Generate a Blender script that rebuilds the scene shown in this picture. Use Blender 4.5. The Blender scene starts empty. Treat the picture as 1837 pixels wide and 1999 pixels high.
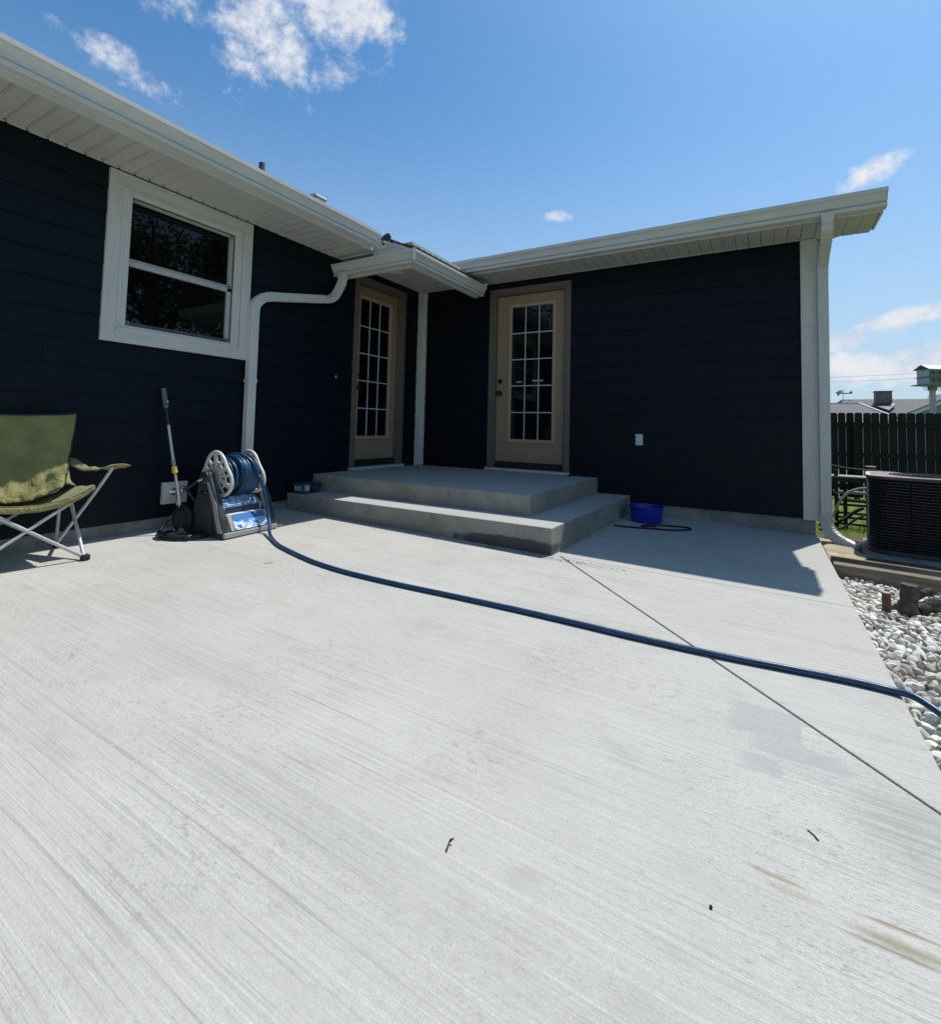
import bpy, bmesh, math, random
from mathutils import Vector, Matrix, noise as mnoise
random.seed(7)
PI = math.pi
C = bpy.context.scene
COL = C.collection
R = math.radians

# ------------------------------------------------------------------ camera
CAM = Vector((3.9272, -5.3389, 0.8762))
YAW, PIT, ROL = 0.5329, 0.0549, 0.0240
cy, sy = math.cos(YAW), math.sin(YAW)
fw = Vector((-sy, cy, 0)); rt = Vector((cy, sy, 0)); up = Vector((0, 0, 1))
f2 = math.cos(PIT) * fw + math.sin(PIT) * up
u2 = math.cos(PIT) * up - math.sin(PIT) * fw
r3 = math.cos(ROL) * rt + math.sin(ROL) * u2
u3 = math.cos(ROL) * u2 - math.sin(ROL) * rt
cd = bpy.data.cameras.new('camera')
cam = bpy.data.objects.new('camera', cd); COL.objects.link(cam)
M = Matrix((r3, u3, -f2)).transposed().to_4x4(); M.translation = CAM
cam.matrix_world = M
cd.sensor_fit = 'HORIZONTAL'; cd.sensor_width = 36.0
cd.lens = 969.53 / 1837 * 36.0
cd.shift_y = -(999.5 - 780.0) / 1837
cd.clip_start = 0.05; cd.clip_end = 3000
C.camera = cam

# ------------------------------------------------------------------ light
SUND = Vector((-0.207, -0.505, -1.0)).normalized()
SUN_EL = math.asin(-SUND.z); SUN_AZ = math.atan2(-SUND.x, -SUND.y)
ld = bpy.data.lights.new('sun', 'SUN'); ld.energy = 4.7; ld.angle = R(0.55); ld.color = (1.0, 0.965, 0.91)
sun = bpy.data.objects.new('sun', ld); COL.objects.link(sun)
sun.rotation_euler = SUND.to_track_quat('-Z', 'Y').to_euler(); sun.location = (6, 8, 14)

C.view_settings.view_transform = 'Standard'; C.view_settings.look = 'None'
C.view_settings.gamma = 1.0; C.view_settings.exposure = 0.0
C.view_settings.use_curve_mapping = False


class NT:
    """small helper for node graphs"""
    def __init__(s, tree): s.t = tree; s.n = tree.nodes; s.l = tree.links
    def node(s, typ, **kw):
        n = s.n.new(typ)
        for k, v in kw.items(): setattr(n, k, v)
        return n
    def inp(s, sock, v):
        if hasattr(v, 'is_output'): s.l.new(v, sock)
        elif v is not None:
            if sock.type == 'RGBA' and len(v) == 3: v = (*v, 1)
            sock.default_value = v
    def coord(s, which='Object'): return s.node('ShaderNodeTexCoord').outputs[which]
    def mapping(s, vec, loc=(0, 0, 0), rot=(0, 0, 0), scale=(1, 1, 1), typ='POINT'):
        m = s.node('ShaderNodeMapping', vector_type=typ)
        s.inp(m.inputs['Vector'], vec); m.inputs['Location'].default_value = loc
        m.inputs['Rotation'].default_value = rot; m.inputs['Scale'].default_value = scale
        return m.outputs[0]
    def noise(s, vec, scale=5, detail=3, rough=.5, dist=0, out='Fac'):
        n = s.node('ShaderNodeTexNoise'); s.inp(n.inputs['Vector'], vec)
        n.inputs['Scale'].default_value = scale; n.inputs['Detail'].default_value = detail
        n.inputs['Roughness'].default_value = rough; n.inputs['Distortion'].default_value = dist
        return n.outputs[out]
    def voro(s, vec, scale=5, out='Distance', feature='F1'):
        n = s.node('ShaderNodeTexVoronoi', feature=feature); s.inp(n.inputs['Vector'], vec)
        n.inputs['Scale'].default_value = scale
        return n.outputs[out]
    def math(s, op, a, b=None, c=None, clamp=False):
        n = s.node('ShaderNodeMath', operation=op, use_clamp=clamp)
        s.inp(n.inputs[0], a)
        if b is not None: s.inp(n.inputs[1], b)
        if c is not None: s.inp(n.inputs[2], c)
        return n.outputs[0]
    def rng(s, v, a, b, c=0., d=1., smooth=True):
        n = s.node('ShaderNodeMapRange', interpolation_type='SMOOTHSTEP' if smooth else 'LINEAR')
        s.inp(n.inputs[0], v)
        for i, x in enumerate((a, b, c, d)): n.inputs[i + 1].default_value = x
        return n.outputs[0]
    def mix(s, fac, a, b, mode='MIX'):
        n = s.node('ShaderNodeMix', data_type='RGBA', blend_type=mode)
        s.inp(n.inputs[0], fac); s.inp(n.inputs[6], a); s.inp(n.inputs[7], b)
        return n.outputs[2]
    def vlen(s, v):
        n = s.node('ShaderNodeVectorMath', operation='LENGTH'); s.inp(n.inputs[0], v); return n.outputs['Value']
    def bump(s, h, strength=.3, dist=.01):
        n = s.node('ShaderNodeBump'); n.inputs['Strength'].default_value = strength
        n.inputs['Distance'].default_value = dist; s.inp(n.inputs['Height'], h); return n.outputs[0]


# ------------------------------------------------------------------ world: sky with clouds
w = bpy.data.worlds.new('World'); C.world = w; w.use_nodes = True
w.node_tree.nodes.clear(); g = NT(w.node_tree)
sky = g.node('ShaderNodeTexSky', sky_type='NISHITA'); sky.sun_disc = False
sky.sun_elevation = SUN_EL; sky.sun_rotation = SUN_AZ
sky.air_density = 1.0; sky.dust_density = 0.9; sky.ozone_density = 2.2; sky.altitude = 0
skyc = g.node('ShaderNodeHueSaturation'); skyc.inputs['Saturation'].default_value = 1.12; skyc.inputs['Value'].default_value = 1.0
g.inp(skyc.inputs['Color'], g.mix(1.0, sky.outputs[0], (.84, 1.10, 1.20), 'MULTIPLY'))
dirv = g.coord('Generated')
# (direction, horizontal radius, vertical radius, tilt, density)
CLOUDS = [((-.790, .330, .508), .115, .040, -.30, .74), ((-.726, .366, .605), .10, .075, -.2, .74),
          ((-.655, .460, .600), .12, .125, .35, .84), ((-.630, .490, .565), .06, .085, .2, .85), ((-.565, .520, .650), .15, .095, 0, .98),
          ((-.590, .550, .570), .13, .05, .25, .62), ((-.326, .860, .393), .046, .017, -.1, .66),
          ((.146, .908, .392), .085, .026, .30, .7), ((-.522, .749, .409), .014, .012, 0, .6), ((-.551, .75, .366), .012, .008, 0, .5),
          ((.182, .968, .178), .13, .026, .22, .9), ((.122, .979, .152), .10, .026, .18, .9), ((.20, .977, .110), .17, .045, .05, .95),
          ((.12, .986, .105), .14, .045, .05, .95)]
n1 = g.noise(g.mapping(dirv, scale=(1, 1, 1.5)), scale=9, detail=9, rough=.62, dist=.25)
n2 = g.noise(g.mapping(dirv, loc=(3, 1, 2), scale=(1, 1, 1.3)), scale=26, detail=6, rough=.6, dist=.1)
n3 = g.noise(g.mapping(dirv, loc=(5, 9, 1)), scale=70, detail=5, rough=.6, dist=.2)
nn = g.math('ADD', g.math('MULTIPLY', n1, .50), g.math('ADD', g.math('MULTIPLY', n2, .32), g.math('MULTIPLY', n3, .18)))
tot = None
for (d, rh, rv, tilt, dens) in CLOUDS:
    d = Vector(d).normalized()
    h = Vector((d.y, -d.x, 0)).normalized(); v = h.cross(d).normalized()
    hh = (math.cos(tilt) * h + math.sin(tilt) * v); vv = (-math.sin(tilt) * h + math.cos(tilt) * v)
    comps = []
    for ax, rr in ((hh, rh), (vv, rv), (d, .35)):
        n = g.node('ShaderNodeVectorMath', operation='DOT_PRODUCT'); g.inp(n.inputs[0], dirv); n.inputs[1].default_value = ax / rr
        comps.append(g.math('SUBTRACT', n.outputs['Value'], ax.dot(d) / rr))
    cb = g.node('ShaderNodeCombineXYZ')
    for i in range(3): g.inp(cb.inputs[i], comps[i])
    q = g.vlen(cb.outputs[0])
    m = g.math('MULTIPLY', g.rng(q, 1.25, .0, 0, 1), dens)
    tot = m if tot is None else g.math('MAXIMUM', tot, m)
# cloud amount: blob mask eroded by noise
amt = g.rng(g.math('ADD', tot, g.math('MULTIPLY', g.math('SUBTRACT', nn, .5), 2.9)), .34, .98, 0, 1)
amt = g.math('MULTIPLY', amt, g.rng(tot, .02, .22, 0, 1))
# scattered cumulus all round, outside the photographed part
sep = g.node('ShaderNodeSeparateXYZ'); g.inp(sep.inputs[0], dirv)
behind = g.rng(sep.outputs['Y'], .05, -.25, 0, 1)
oth = g.math('MULTIPLY', g.rng(g.noise(g.mapping(dirv, loc=(7, 2, 5), scale=(1, 1, 2)), scale=3.2, detail=8, rough=.6), .54, .68, 0, .7), behind)
amt = g.math('MAXIMUM', amt, oth)
lowh = g.rng(sep.outputs['Z'], .62, -.05, 0, .88)            # pale air near the horizon
WS = 0.125
cc = g.mix(g.rng(nn, .35, .65), (5.0, 5.5, 6.3), (6.6, 6.8, 7.2))
skc = g.mix(lowh, skyc.outputs[0], (4.2, 5.2, 6.3))
fin = g.mix(amt, skc, cc)
bg = g.node('ShaderNodeBackground'); g.inp(bg.inputs['Color'], fin); bg.inputs['Strength'].default_value = WS
wo = g.node('ShaderNodeOutputWorld'); g.l.new(bg.outputs[0], wo.inputs[0])


# ------------------------------------------------------------------ materials
MATS = {}
def mat(name, col, rough=.5, metal=0., spec=.5, var=.0, vscale=6, bump=0., bscale=60, bdist=.003, stretch=(1, 1, 1), custom=None, coat=0., dirt=None):
    if name in MATS: return MATS[name]
    m = bpy.data.materials.new(name); m.use_nodes = True; m.node_tree.nodes.clear(); k = NT(m.node_tree)
    b = k.node('ShaderNodeBsdfPrincipled'); o = k.node('ShaderNodeOutputMaterial'); k.l.new(b.outputs[0], o.inputs[0])
    b.inputs['Roughness'].default_value = rough; b.inputs['Metallic'].default_value = metal
    b.inputs['Specular IOR Level'].default_value = spec; b.inputs['Coat Weight'].default_value = coat
    b.inputs['Base Color'].default_value = (*col, 1)
    oc = k.coord('Object')
    vec = k.mapping(oc, scale=stretch)
    if var:
        f = k.rng(k.noise(vec, scale=vscale, detail=4, rough=.6), .3, .7)
        lo = [c * (1 - var) for c in col]; hi = [min(1, c * (1 + var)) for c in col]
        c = k.mix(f, lo, hi)
        if dirt: c = k.mix(k.rng(k.noise(oc, scale=dirt[1], detail=5, rough=.65), dirt[2], dirt[3]), c, dirt[0])
        k.inp(b.inputs['Base Color'], c)
        k.inp(b.inputs['Roughness'], k.rng(k.noise(vec, scale=vscale * 2.3, detail=3), .25, .75, max(.02, rough - .08), min(1, rough + .1)))
    if bump:
        k.inp(b.inputs['Normal'], k.bump(k.noise(vec, scale=bscale, detail=4, rough=.6), bump, bdist))
    if custom: custom(k, b, oc)
    MATS[name] = m; return m


def concrete_patio(k, b, oc):
    big = k.noise(oc, scale=.9, detail=4, rough=.6, dist=.4)
    mid = k.noise(k.mapping(oc, loc=(4, 2, 0), scale=(.55, 1.3, 1)), scale=3.2, detail=7, rough=.68)
    c = k.mix(k.rng(big, .3, .7), (.425, .411, .374), (.498, .485, .446))
    c = k.mix(k.rng(mid, .34, .68, .0, .75), c, (.445, .432, .402))
    # broom streaks run along x
    wob = k.noise(oc, scale=1.4, detail=2, out='Color')
    n = k.node('ShaderNodeVectorMath', operation='MULTIPLY_ADD'); k.inp(n.inputs[0], wob); n.inputs[1].default_value = (0, .010, 0); k.inp(n.inputs[2], oc)
    so = n.outputs[0]
    s1 = k.noise(k.mapping(so, scale=(1.6, 135, 1)), scale=1, detail=6, rough=.74)
    s2 = k.noise(k.mapping(so, loc=(3, 7, 0), scale=(1.6, 240, 1)), scale=1, detail=4, rough=.7)
    s3 = k.noise(k.mapping(so, loc=(1, 5, 0), scale=(.5, 44, 1)), scale=1, detail=5, rough=.7)
    area = k.rng(k.noise(oc, scale=1.3, detail=3), .32, .62, .25, 1)
    dark = k.math('ADD', k.rng(s1, .50, .70, 0, .42), k.rng(s3, .54, .70, 0, .10))
    dark = k.math('MULTIPLY', dark, area)
    lite = k.math('MULTIPLY', k.rng(s2, .50, .72, 0, .6), k.rng(k.noise(oc, scale=1.7, detail=2), .4, .6, .3, 1))
    s4 = k.noise(k.mapping(so, loc=(9, 2, 0), scale=(.55, 88, 1)), scale=1, detail=4, rough=.65)
    s5 = k.noise(k.mapping(so, loc=(2, 8, 0), scale=(.45, 128, 1)), scale=1, detail=4, rough=.65)
    hair = k.math('MULTIPLY', k.math('ADD', k.rng(s4, .60, .65, 0, .36), k.rng(s5, .60, .65, 0, .38)), area)
    dark = k.math('ADD', dark, hair)
    lite = k.math('ADD', lite, k.rng(s5, .42, .36, 0, .35))
    c = k.mix(lite, c, (.64, .625, .585)); c = k.mix(dark, c, (.15, .145, .13))
    # pores, short drag marks and dull scuffs
    p = k.noise(k.mapping(oc, scale=(1, 2.4, 1)), scale=85, detail=5, rough=.8)
    blot = k.rng(k.noise(oc, scale=1.9, detail=4, rough=.55), .42, .66)
    c = k.mix(k.math('MULTIPLY', k.rng(p, .52, .70, 0, .75), k.math('ADD', .30, blot)), c, (.24, .237, .22))
    c = k.mix(k.rng(p, .48, .30, 0, .45), c, (.60, .60, .585))
    sc = k.noise(k.mapping(oc, scale=(1, 2.0, 1), rot=(0, 0, .15)), scale=24, detail=8, rough=.8)
    c = k.mix(k.math('MULTIPLY', k.rng(sc, .53, .66, 0, .62), k.math('ADD', .22, blot)), c, (.245, .228, .195))
    fl = k.voro(k.mapping(oc, scale=(1, 3.0, 1)), scale=26)
    c = k.mix(k.math('MULTIPLY', k.rng(fl, .10, .05, 0, .7), k.rng(k.noise(oc, scale=3, detail=3), .50, .60)), c, (.20, .19, .17))
    gr = k.noise(oc, scale=320, detail=2, rough=.6)
    c = k.mix(k.rng(gr, .40, .68, 0, .34), c, (.30, .30, .29))
    sp = k.voro(k.mapping(oc, scale=(1, 1.4, 1)), scale=9)
    c = k.mix(k.math('MULTIPLY', k.rng(sp, .040, .018, 0, .8), k.rng(k.noise(oc, scale=6, detail=1), .5, .62)), c, (.10, .095, .085))
    bl = k.noise(k.mapping(wo0(k, oc), scale=(1, 1.5, 1)), scale=3.4, detail=8, rough=.72)
    c = k.mix(k.math('MULTIPLY', k.rng(bl, .50, .72, 0, .50), k.math('ADD', .35, k.math('MULTIPLY', k.rng(s1, .4, .6), .9))), c, (.31, .305, .275))
    # damp patch with a torn, squared outline
    edge = k.noise(oc, scale=14, detail=5, rough=.7)
    sx_ = sepx(k, oc, 'X'); sy_ = sepx(k, oc, 'Y'); jit = k.math('MULTIPLY', k.math('SUBTRACT', edge, .5), .09)
    def rect(x0, x1, y0, y1, soft):
        a_ = k.math('MULTIPLY', k.rng(k.math('ADD', sx_, jit), x0, x0 + .06), k.rng(k.math('ADD', sx_, jit), x1, x1 - soft))
        b_ = k.math('MULTIPLY', k.rng(k.math('ADD', sy_, jit), y0, y0 + .015), k.rng(k.math('ADD', sy_, jit), y1, y1 - .02))
        return k.math('MULTIPLY', a_, b_)
    damp = k.math('MAXIMUM', rect(3.80, 4.02, -3.62, -3.42, .01), k.math('MAXIMUM', rect(3.86, 4.14, -3.70, -3.60, .05), rect(3.84, 3.97, -3.80, -3.70, .01)))
    c = k.mix(k.math('MULTIPLY', damp, .55), c, (.315, .32, .32))
    # stains that have a place of their own: (x, y, rx, ry, rot, colour, strength)
    wobl = k.noise(oc, scale=6, detail=5, rough=.6, out='Color')
    n = k.node('ShaderNodeVectorMath', operation='MULTIPLY_ADD'); k.inp(n.inputs[0], wobl); n.inputs[1].default_value = (.03, .022, 0); k.inp(n.inputs[2], oc)
    wo_ = n.outputs[0]
    ST = [
          (3.945, -4.125, .055, .006, 0, (.22, .165, .08), .8), (3.97, -4.150, .05, .012, 0, (.27, .22, .15), .5), (4.13, -4.13, .07, .006, .03, (.22, .17, .08), .8), (4.13, -4.165, .08, .013, .03, (.25, .22, .13), .7),
          (4.12, -4.185, .08, .008, .03, (.18, .15, .09), .65), (4.24, -3.84, .16, .15, .3, (.27, .275, .26), .55),
          (3.52, -4.40, .05, .025, .4, (.33, .315, .28), .4), (3.60, -4.47, .08, .03, .2, (.34, .325, .29), .3), (2.25, -4.25, .42, .10, .05, (.33, .32, .285), .30),
          (2.95, -4.52, .5, .08, .05, (.32, .315, .295), .22), (1.95, -3.72, .10, .02, 0, (.36, .31, .22), .45), (1.1, -3.5, .7, .22, 0, (.38, .36, .33), .3),
          (2.6, -2.17, .6, .05, 0, (.28, .25, .21), .4), (3.1, -3.05, .5, .06, 0, (.34, .325, .30), .3)]
    for (x, y, rx, ry, rot, col, st) in ST:
        q = k.vlen(k.mapping(wo_, loc=(x + .015, y + .011, 0), rot=(0, 0, rot), scale=(rx, ry, 9), typ='TEXTURE'))
        c = k.mix(k.math('MULTIPLY', k.rng(q, 1.35, .35, 0, st), k.math('ADD', .35, k.math('MULTIPLY', k.rng(s3, .35, .6), .9))), c, col)
    k.inp(b.inputs['Base Color'], c)
    h = k.math('ADD', k.math('MULTIPLY', s2, .5), k.math('ADD', k.math('MULTIPLY', s1, .7), k.math('MULTIPLY', p, .5)))
    k.inp(b.inputs['Normal'], k.bump(h, .32, .0035))


def wo0(k, oc): return k.mapping(oc, loc=(11, 5, 0))


def concrete_step(k, b, oc):
    big = k.noise(oc, scale=1.6, detail=5, rough=.65)
    c = k.mix(k.rng(big, .3, .7), (.22, .215, .19), (.335, .33, .30))
    sc = k.noise(k.mapping(oc, scale=(1, 1, .55)), scale=9, detail=6, rough=.72)
    c = k.mix(k.rng(sc, .5, .72, 0, .6), c, (.13, .12, .10))
    p = k.noise(oc, scale=120, detail=4, rough=.75)
    c = k.mix(k.rng(p, .55, .78, 0, .5), c, (.17, .165, .15))
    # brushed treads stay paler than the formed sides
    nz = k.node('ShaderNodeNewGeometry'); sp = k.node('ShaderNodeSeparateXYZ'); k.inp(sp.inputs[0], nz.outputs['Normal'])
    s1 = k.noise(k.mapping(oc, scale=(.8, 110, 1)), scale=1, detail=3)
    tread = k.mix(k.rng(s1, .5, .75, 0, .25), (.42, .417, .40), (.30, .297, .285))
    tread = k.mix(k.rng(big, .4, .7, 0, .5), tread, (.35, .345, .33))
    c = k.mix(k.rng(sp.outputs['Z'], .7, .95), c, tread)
    # damp dark stain low on the front near the corner
    q = k.vlen(k.mapping(oc, loc=(2.35, -2.1, .055), scale=(.42, .3, .055), typ='TEXTURE'))
    q = k.math('ADD', q, k.math('MULTIPLY', k.math('SUBTRACT', sc, .5), 1.1))
    c = k.mix(k.math('MULTIPLY', k.rng(q, 1.1, .85, 0, .85), k.rng(sp.outputs['Z'], .8, .6)), c, (.055, .058, .055))
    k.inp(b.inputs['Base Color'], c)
    h = k.math('ADD', p, k.math('MULTIPLY', sc, .8))
    k.inp(b.inputs['Normal'], k.bump(h, .5, .004))


def siding_mat(k, b, oc):
    n = k.noise(k.mapping(oc, scale=(1, 1, 14)), scale=3.5, detail=5, rough=.6)
    c = k.mix(k.rng(n, .3, .7), (.0026, .0062, .0108), (.0038, .0080, .0136))
    d = k.noise(oc, scale=2.2, detail=5, rough=.7)
    c = k.mix(k.rng(d, .55, .8, 0, .25), c, (.008, .012, .017))
    k.inp(b.inputs['Base Color'], c)
    gr = k.noise(k.mapping(oc, scale=(3, 3, 60)), scale=5, detail=5, rough=.6)
    k.inp(b.inputs['Normal'], k.bump(gr, .25, .002))
    k.inp(b.inputs['Roughness'], k.rng(n, .3, .7, .44, .56))


def found_mat(k, b, oc):
    n = k.noise(oc, scale=4, detail=6, rough=.7)
    c = k.mix(k.rng(n, .3, .7), (.17, .17, .155), (.30, .295, .27))
    n2 = k.noise(k.mapping(oc, scale=(1, 1, 3)), scale=18, detail=5, rough=.7)
    c = k.mix(k.rng(n2, .52, .7, 0, .6), c, (.10, .10, .085))
    w = k.voro(oc, scale=7, feature='DISTANCE_TO_EDGE')
    c = k.mix(k.math('MULTIPLY', k.rng(w, .012, .004, 0, .45), k.rng(k.noise(oc, scale=2.5), .5, .6)), c, (.50, .49, .45))
    k.inp(b.inputs['Base Color'], c); k.inp(b.inputs['Normal'], k.bump(n2, .5, .006))


def stone_mat(k, b, oc):
    info = k.node('ShaderNodeObjectInfo').outputs['Random']
    geo = k.node('ShaderNodeNewGeometry').outputs['Random Per Island']
    r = k.math('FRACT', k.math('ADD', info, k.math('MULTIPLY', geo, 3.7)))
    cr = k.node('ShaderNodeValToRGB'); k.inp(cr.inputs[0], r)
    e = cr.color_ramp.elements; e[0].position = 0; e[0].color = (.70, .67, .58, 1); e[1].position = 1; e[1].color = (.50, .50, .46, 1)
    for pos, cl in ((.25, (.82, .80, .73)), (.5, (.66, .645, .57)), (.62, (.60, .565, .48)), (.8, (.30, .25, .21)), (.9, (.60, .59, .54))):
        x = e.new(pos); x.color = (*cl, 1)
    n = k.noise(oc, scale=38, detail=5, rough=.65)
    c = k.mix(k.rng(n, .45, .75, 0, .5), cr.outputs[0], (.36, .335, .29))
    k.inp(b.inputs['Base Color'], c); k.inp(b.inputs['Normal'], k.bump(n, .35, .004))


def fabric_mat(k, b, oc):
    n = k.noise(oc, scale=7, detail=5, rough=.6)
    c = k.mix(k.rng(n, .3, .7), (.185, .175, .070), (.255, .240, .100))
    wv = k.math('MULTIPLY', k.math('ADD', k.math('SINE', k.math('MULTIPLY', sepx(k, oc, 'Y'), 2600)), 1), .5)
    k.inp(b.inputs['Base Color'], c)
    wr = k.noise(k.mapping(oc, scale=(1, 1, .8)), scale=11, detail=4, rough=.55, dist=.6)
    wr2 = k.noise(oc, scale=46, detail=3)
    k.inp(b.inputs['Normal'], k.bump(k.math('ADD', wr, k.math('MULTIPLY', wr2, .15)), .8, .03))
    b.inputs['Sheen Weight'].default_value = .2


def sepx(k, v, ax):
    s = k.node('ShaderNodeSeparateXYZ'); k.inp(s.inputs[0], v); return s.outputs[ax]


def print_mat(k, b, oc):
    """blue and white printed label on the reel tray: flat print"""
    n = k.noise(k.mapping(oc, scale=(1, .7, 2.2)), scale=13, detail=3, rough=.55, dist=1.6)
    c = k.mix(k.rng(n, .44, .47), (.55, .68, .80), (.20, .42, .70))
    c = k.mix(k.rng(n, .56, .58), c, (.025, .11, .36))
    c = k.mix(k.rng(k.noise(k.mapping(oc, scale=(1, 1, 4)), scale=24, detail=2), .60, .63), c, (.80, .83, .85))
    k.inp(b.inputs['Base Color'], c)


def grass_mat(k, b, oc):
    n = k.noise(oc, scale=1.3, detail=5, rough=.65)
    n2 = k.noise(oc, scale=60, detail=4, rough=.7)
    c = k.mix(k.rng(n, .3, .7), (.15, .20, .045), (.24, .27, .085))
    c = k.mix(k.rng(n2, .5, .75, 0, .6), c, (.14, .12, .06))
    k.inp(b.inputs['Base Color'], c); k.inp(b.inputs['Normal'], k.bump(n2, .8, .03))


def wood_mat_dark(k, b, oc):
    info = k.node('ShaderNodeObjectInfo').outputs['Random']
    n = k.noise(k.mapping(oc, scale=(14, 14, .9)), scale=4, detail=5, rough=.65)
    c = k.mix(k.rng(n, .3, .7), (.010, .010, .010), (.024, .023, .022))
    c = k.mix(k.math('MULTIPLY', info, .5), c, (.016, .017, .019))
    k.inp(b.inputs['Base Color'], c); k.inp(b.inputs['Normal'], k.bump(n, .5, .004))


def timber_mat(k, b, oc):
    n = k.noise(k.mapping(oc, scale=(.8, 14, 14)), scale=4, detail=6, rough=.68)
    c = k.mix(k.rng(n, .3, .7), (.10, .078, .055), (.27, .23, .175))
    c = k.mix(k.rng(k.noise(oc, scale=5, detail=4), .55, .75, 0, .6), c, (.13, .11, .085))
    k.inp(b.inputs['Base Color'], c); k.inp(b.inputs['Normal'], k.bump(n, .6, .006))


def shingle_mat(k, b, oc):
    n = k.noise(oc, scale=3, detail=5, rough=.7)
    br = k.node('ShaderNodeTexBrick'); k.inp(br.inputs['Vector'], oc); br.inputs['Scale'].default_value = 2.2
    br.inputs['Color1'].default_value = (.13, .125, .12, 1); br.inputs['Color2'].default_value = (.19, .185, .175, 1)
    br.inputs['Mortar'].default_value = (.06, .06, .06, 1)
    br.inputs['Mortar Size'].default_value = .02
    c = k.mix(k.rng(n, .3, .7, .0, .6), br.outputs[0], (.16, .155, .15))
    k.inp(b.inputs['Base Color'], c)


def leaf_mat(k, b, oc):
    r = k.node('ShaderNodeNewGeometry').outputs['Random Per Island']
    c = k.mix(r, (.035, .06, .016), (.085, .12, .035))
    k.inp(b.inputs['Base Color'], c)


patio_m = mat('patio_concrete', (.5, .5, .48), rough=.82, spec=.25, custom=concrete_patio)
step_m = mat('step_concrete', (.4, .4, .37), rough=.85, spec=.2, custom=concrete_step)
agg_m = mat('rough_aggregate', (.33, .31, .27), rough=.95, var=.4, vscale=150, bump=1., bscale=190, bdist=.01)
siding = mat('navy_siding', (.01, .017, .03), rough=.5, spec=.16, custom=siding_mat)
found = mat('foundation_parging', (.25, .25, .22), rough=.9, custom=found_mat)
white = mat('white_aluminium', (.58, .59, .58), rough=.38, spec=.45, var=.04, vscale=4, bump=.03, bscale=25)
soff = mat('white_vinyl_soffit', (.52, .53, .50), rough=.5, var=.03, vscale=5, bump=.12, bscale=420, bdist=.001)
board = mat('offwhite_trim_board', (.55, .555, .525), rough=.62, var=.06, vscale=3, bump=.35, bscale=9, bdist=.003, stretch=(4, 4, 1), dirt=((.44, .42, .36), 5, .6, .8))
board_h = mat('offwhite_trim_board_flat', (.55, .555, .525), rough=.62, var=.06, vscale=3, bump=.35, bscale=9, bdist=.003, stretch=(1, 1, 5), dirt=((.44, .42, .36), 5, .62, .8))
vinyl = mat('white_vinyl_frame', (.60, .60, .58), rough=.4, var=.03)
greyv = mat('grey_sash_vinyl', (.45, .45, .43), rough=.45, var=.04)
screenm = mat('dark_screen_frame', (.06, .075, .075), rough=.5)
glass = mat('dark_window_glass', (.002, .003, .004), rough=.015, spec=.33)  # opaque; the unlit room behind is put into the near-black colour
taupe = mat('taupe_door_paint', (.30, .215, .145), rough=.5, var=.04, vscale=3, bump=.05, bscale=40)
taupe_l = mat('pale_taupe_frame', (.40, .295, .21), rough=.5, var=.03)
casing_m = mat('brown_grey_casing', (.135, .108, .090), rough=.55, var=.05)
muntin_m = mat('pale_muntin', (.52, .58, .60), rough=.4)
blackm = mat('black_hardware', (.012, .012, .012), rough=.4)
sill_m = mat('pale_metal_sill', (.48, .50, .52), rough=.35, var=.06)
darkgap = mat('dark_rubber_and_shade', (.01, .01, .01), rough=.7)
roofsh = mat('roof_shingle_dark', (.05, .05, .052), rough=.9, var=.3, vscale=20, bump=.5, bscale=90)
fabric = mat('olive_fabric', (.22, .23, .1), rough=.85, spec=.2, custom=fabric_mat)
fabric_b = mat('black_webbing', (.012, .012, .012), rough=.8)
steel = mat('grey_powder_tube', (.44, .45, .47), rough=.3, spec=.6, var=.08, vscale=12)
chrome = mat('chrome', (.75, .75, .75), rough=.12, metal=1)
alum = mat('brushed_aluminium', (.55, .56, .56), rough=.35, metal=.7)
slate = mat('slate_grip_plastic', (.10, .125, .14), rough=.5)
yellow = mat('yellow_collar', (.75, .47, .10), rough=.45)
bristle = mat('tan_bristles', (.32, .21, .11), rough=.9, var=.4, vscale=70, bump=.6, bscale=150)
hose_m = mat('navy_hose_rubber', (.007, .048, .115), rough=.38, spec=.5, var=.3, vscale=9, bump=.15, bscale=120)
bhose = mat('black_hose_rubber', (.012, .016, .020), rough=.42)
reel_w = mat('bone_plastic', (.58, .56, .52), rough=.42, var=.04)
reel_d = mat('charcoal_plastic', (.028, .034, .036), rough=.45, var=.1)
reel_g = mat('grey_plastic', (.30, .295, .28), rough=.5, var=.06)
print_m = mat('blue_white_print', (.3, .5, .8), rough=.35, custom=print_mat)
blue_p = mat('blue_plastic', (.006, .02, .33), rough=.35)
brass = mat('brass', (.6, .42, .18), rough=.3, metal=1)
bin_b = mat('smoky_blue_tub', (.045, .075, .11), rough=.3, var=.1)
bin_l = mat('pale_label', (.35, .40, .44), rough=.5)
stone_m = mat('river_stone', (.6, .6, .55), rough=.75, spec=.3, custom=stone_mat)
soil = mat('soil', (.085, .065, .045), rough=.95, var=.4, vscale=12, bump=.8, bscale=60, bdist=.01)
sand_m = mat('pale_dry_ground', (.33, .27, .16), rough=.95, var=.3, vscale=14, bump=.8, bscale=50, bdist=.01)
grass = mat('lawn', (.08, .11, .03), rough=.9, custom=grass_mat)
blade = mat('grass_blade', (.10, .16, .035), rough=.6, custom=lambda k, b, oc: k.inp(b.inputs['Base Color'], k.mix(k.node('ShaderNodeNewGeometry').outputs['Random Per Island'], (.17, .25, .05), (.34, .38, .13))))
fence_m = mat('dark_stained_fence', (.06, .05, .045), rough=.85, custom=wood_mat_dark)
timber = mat('weathered_timber', (.2, .17, .13), rough=.85, custom=timber_mat)
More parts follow.
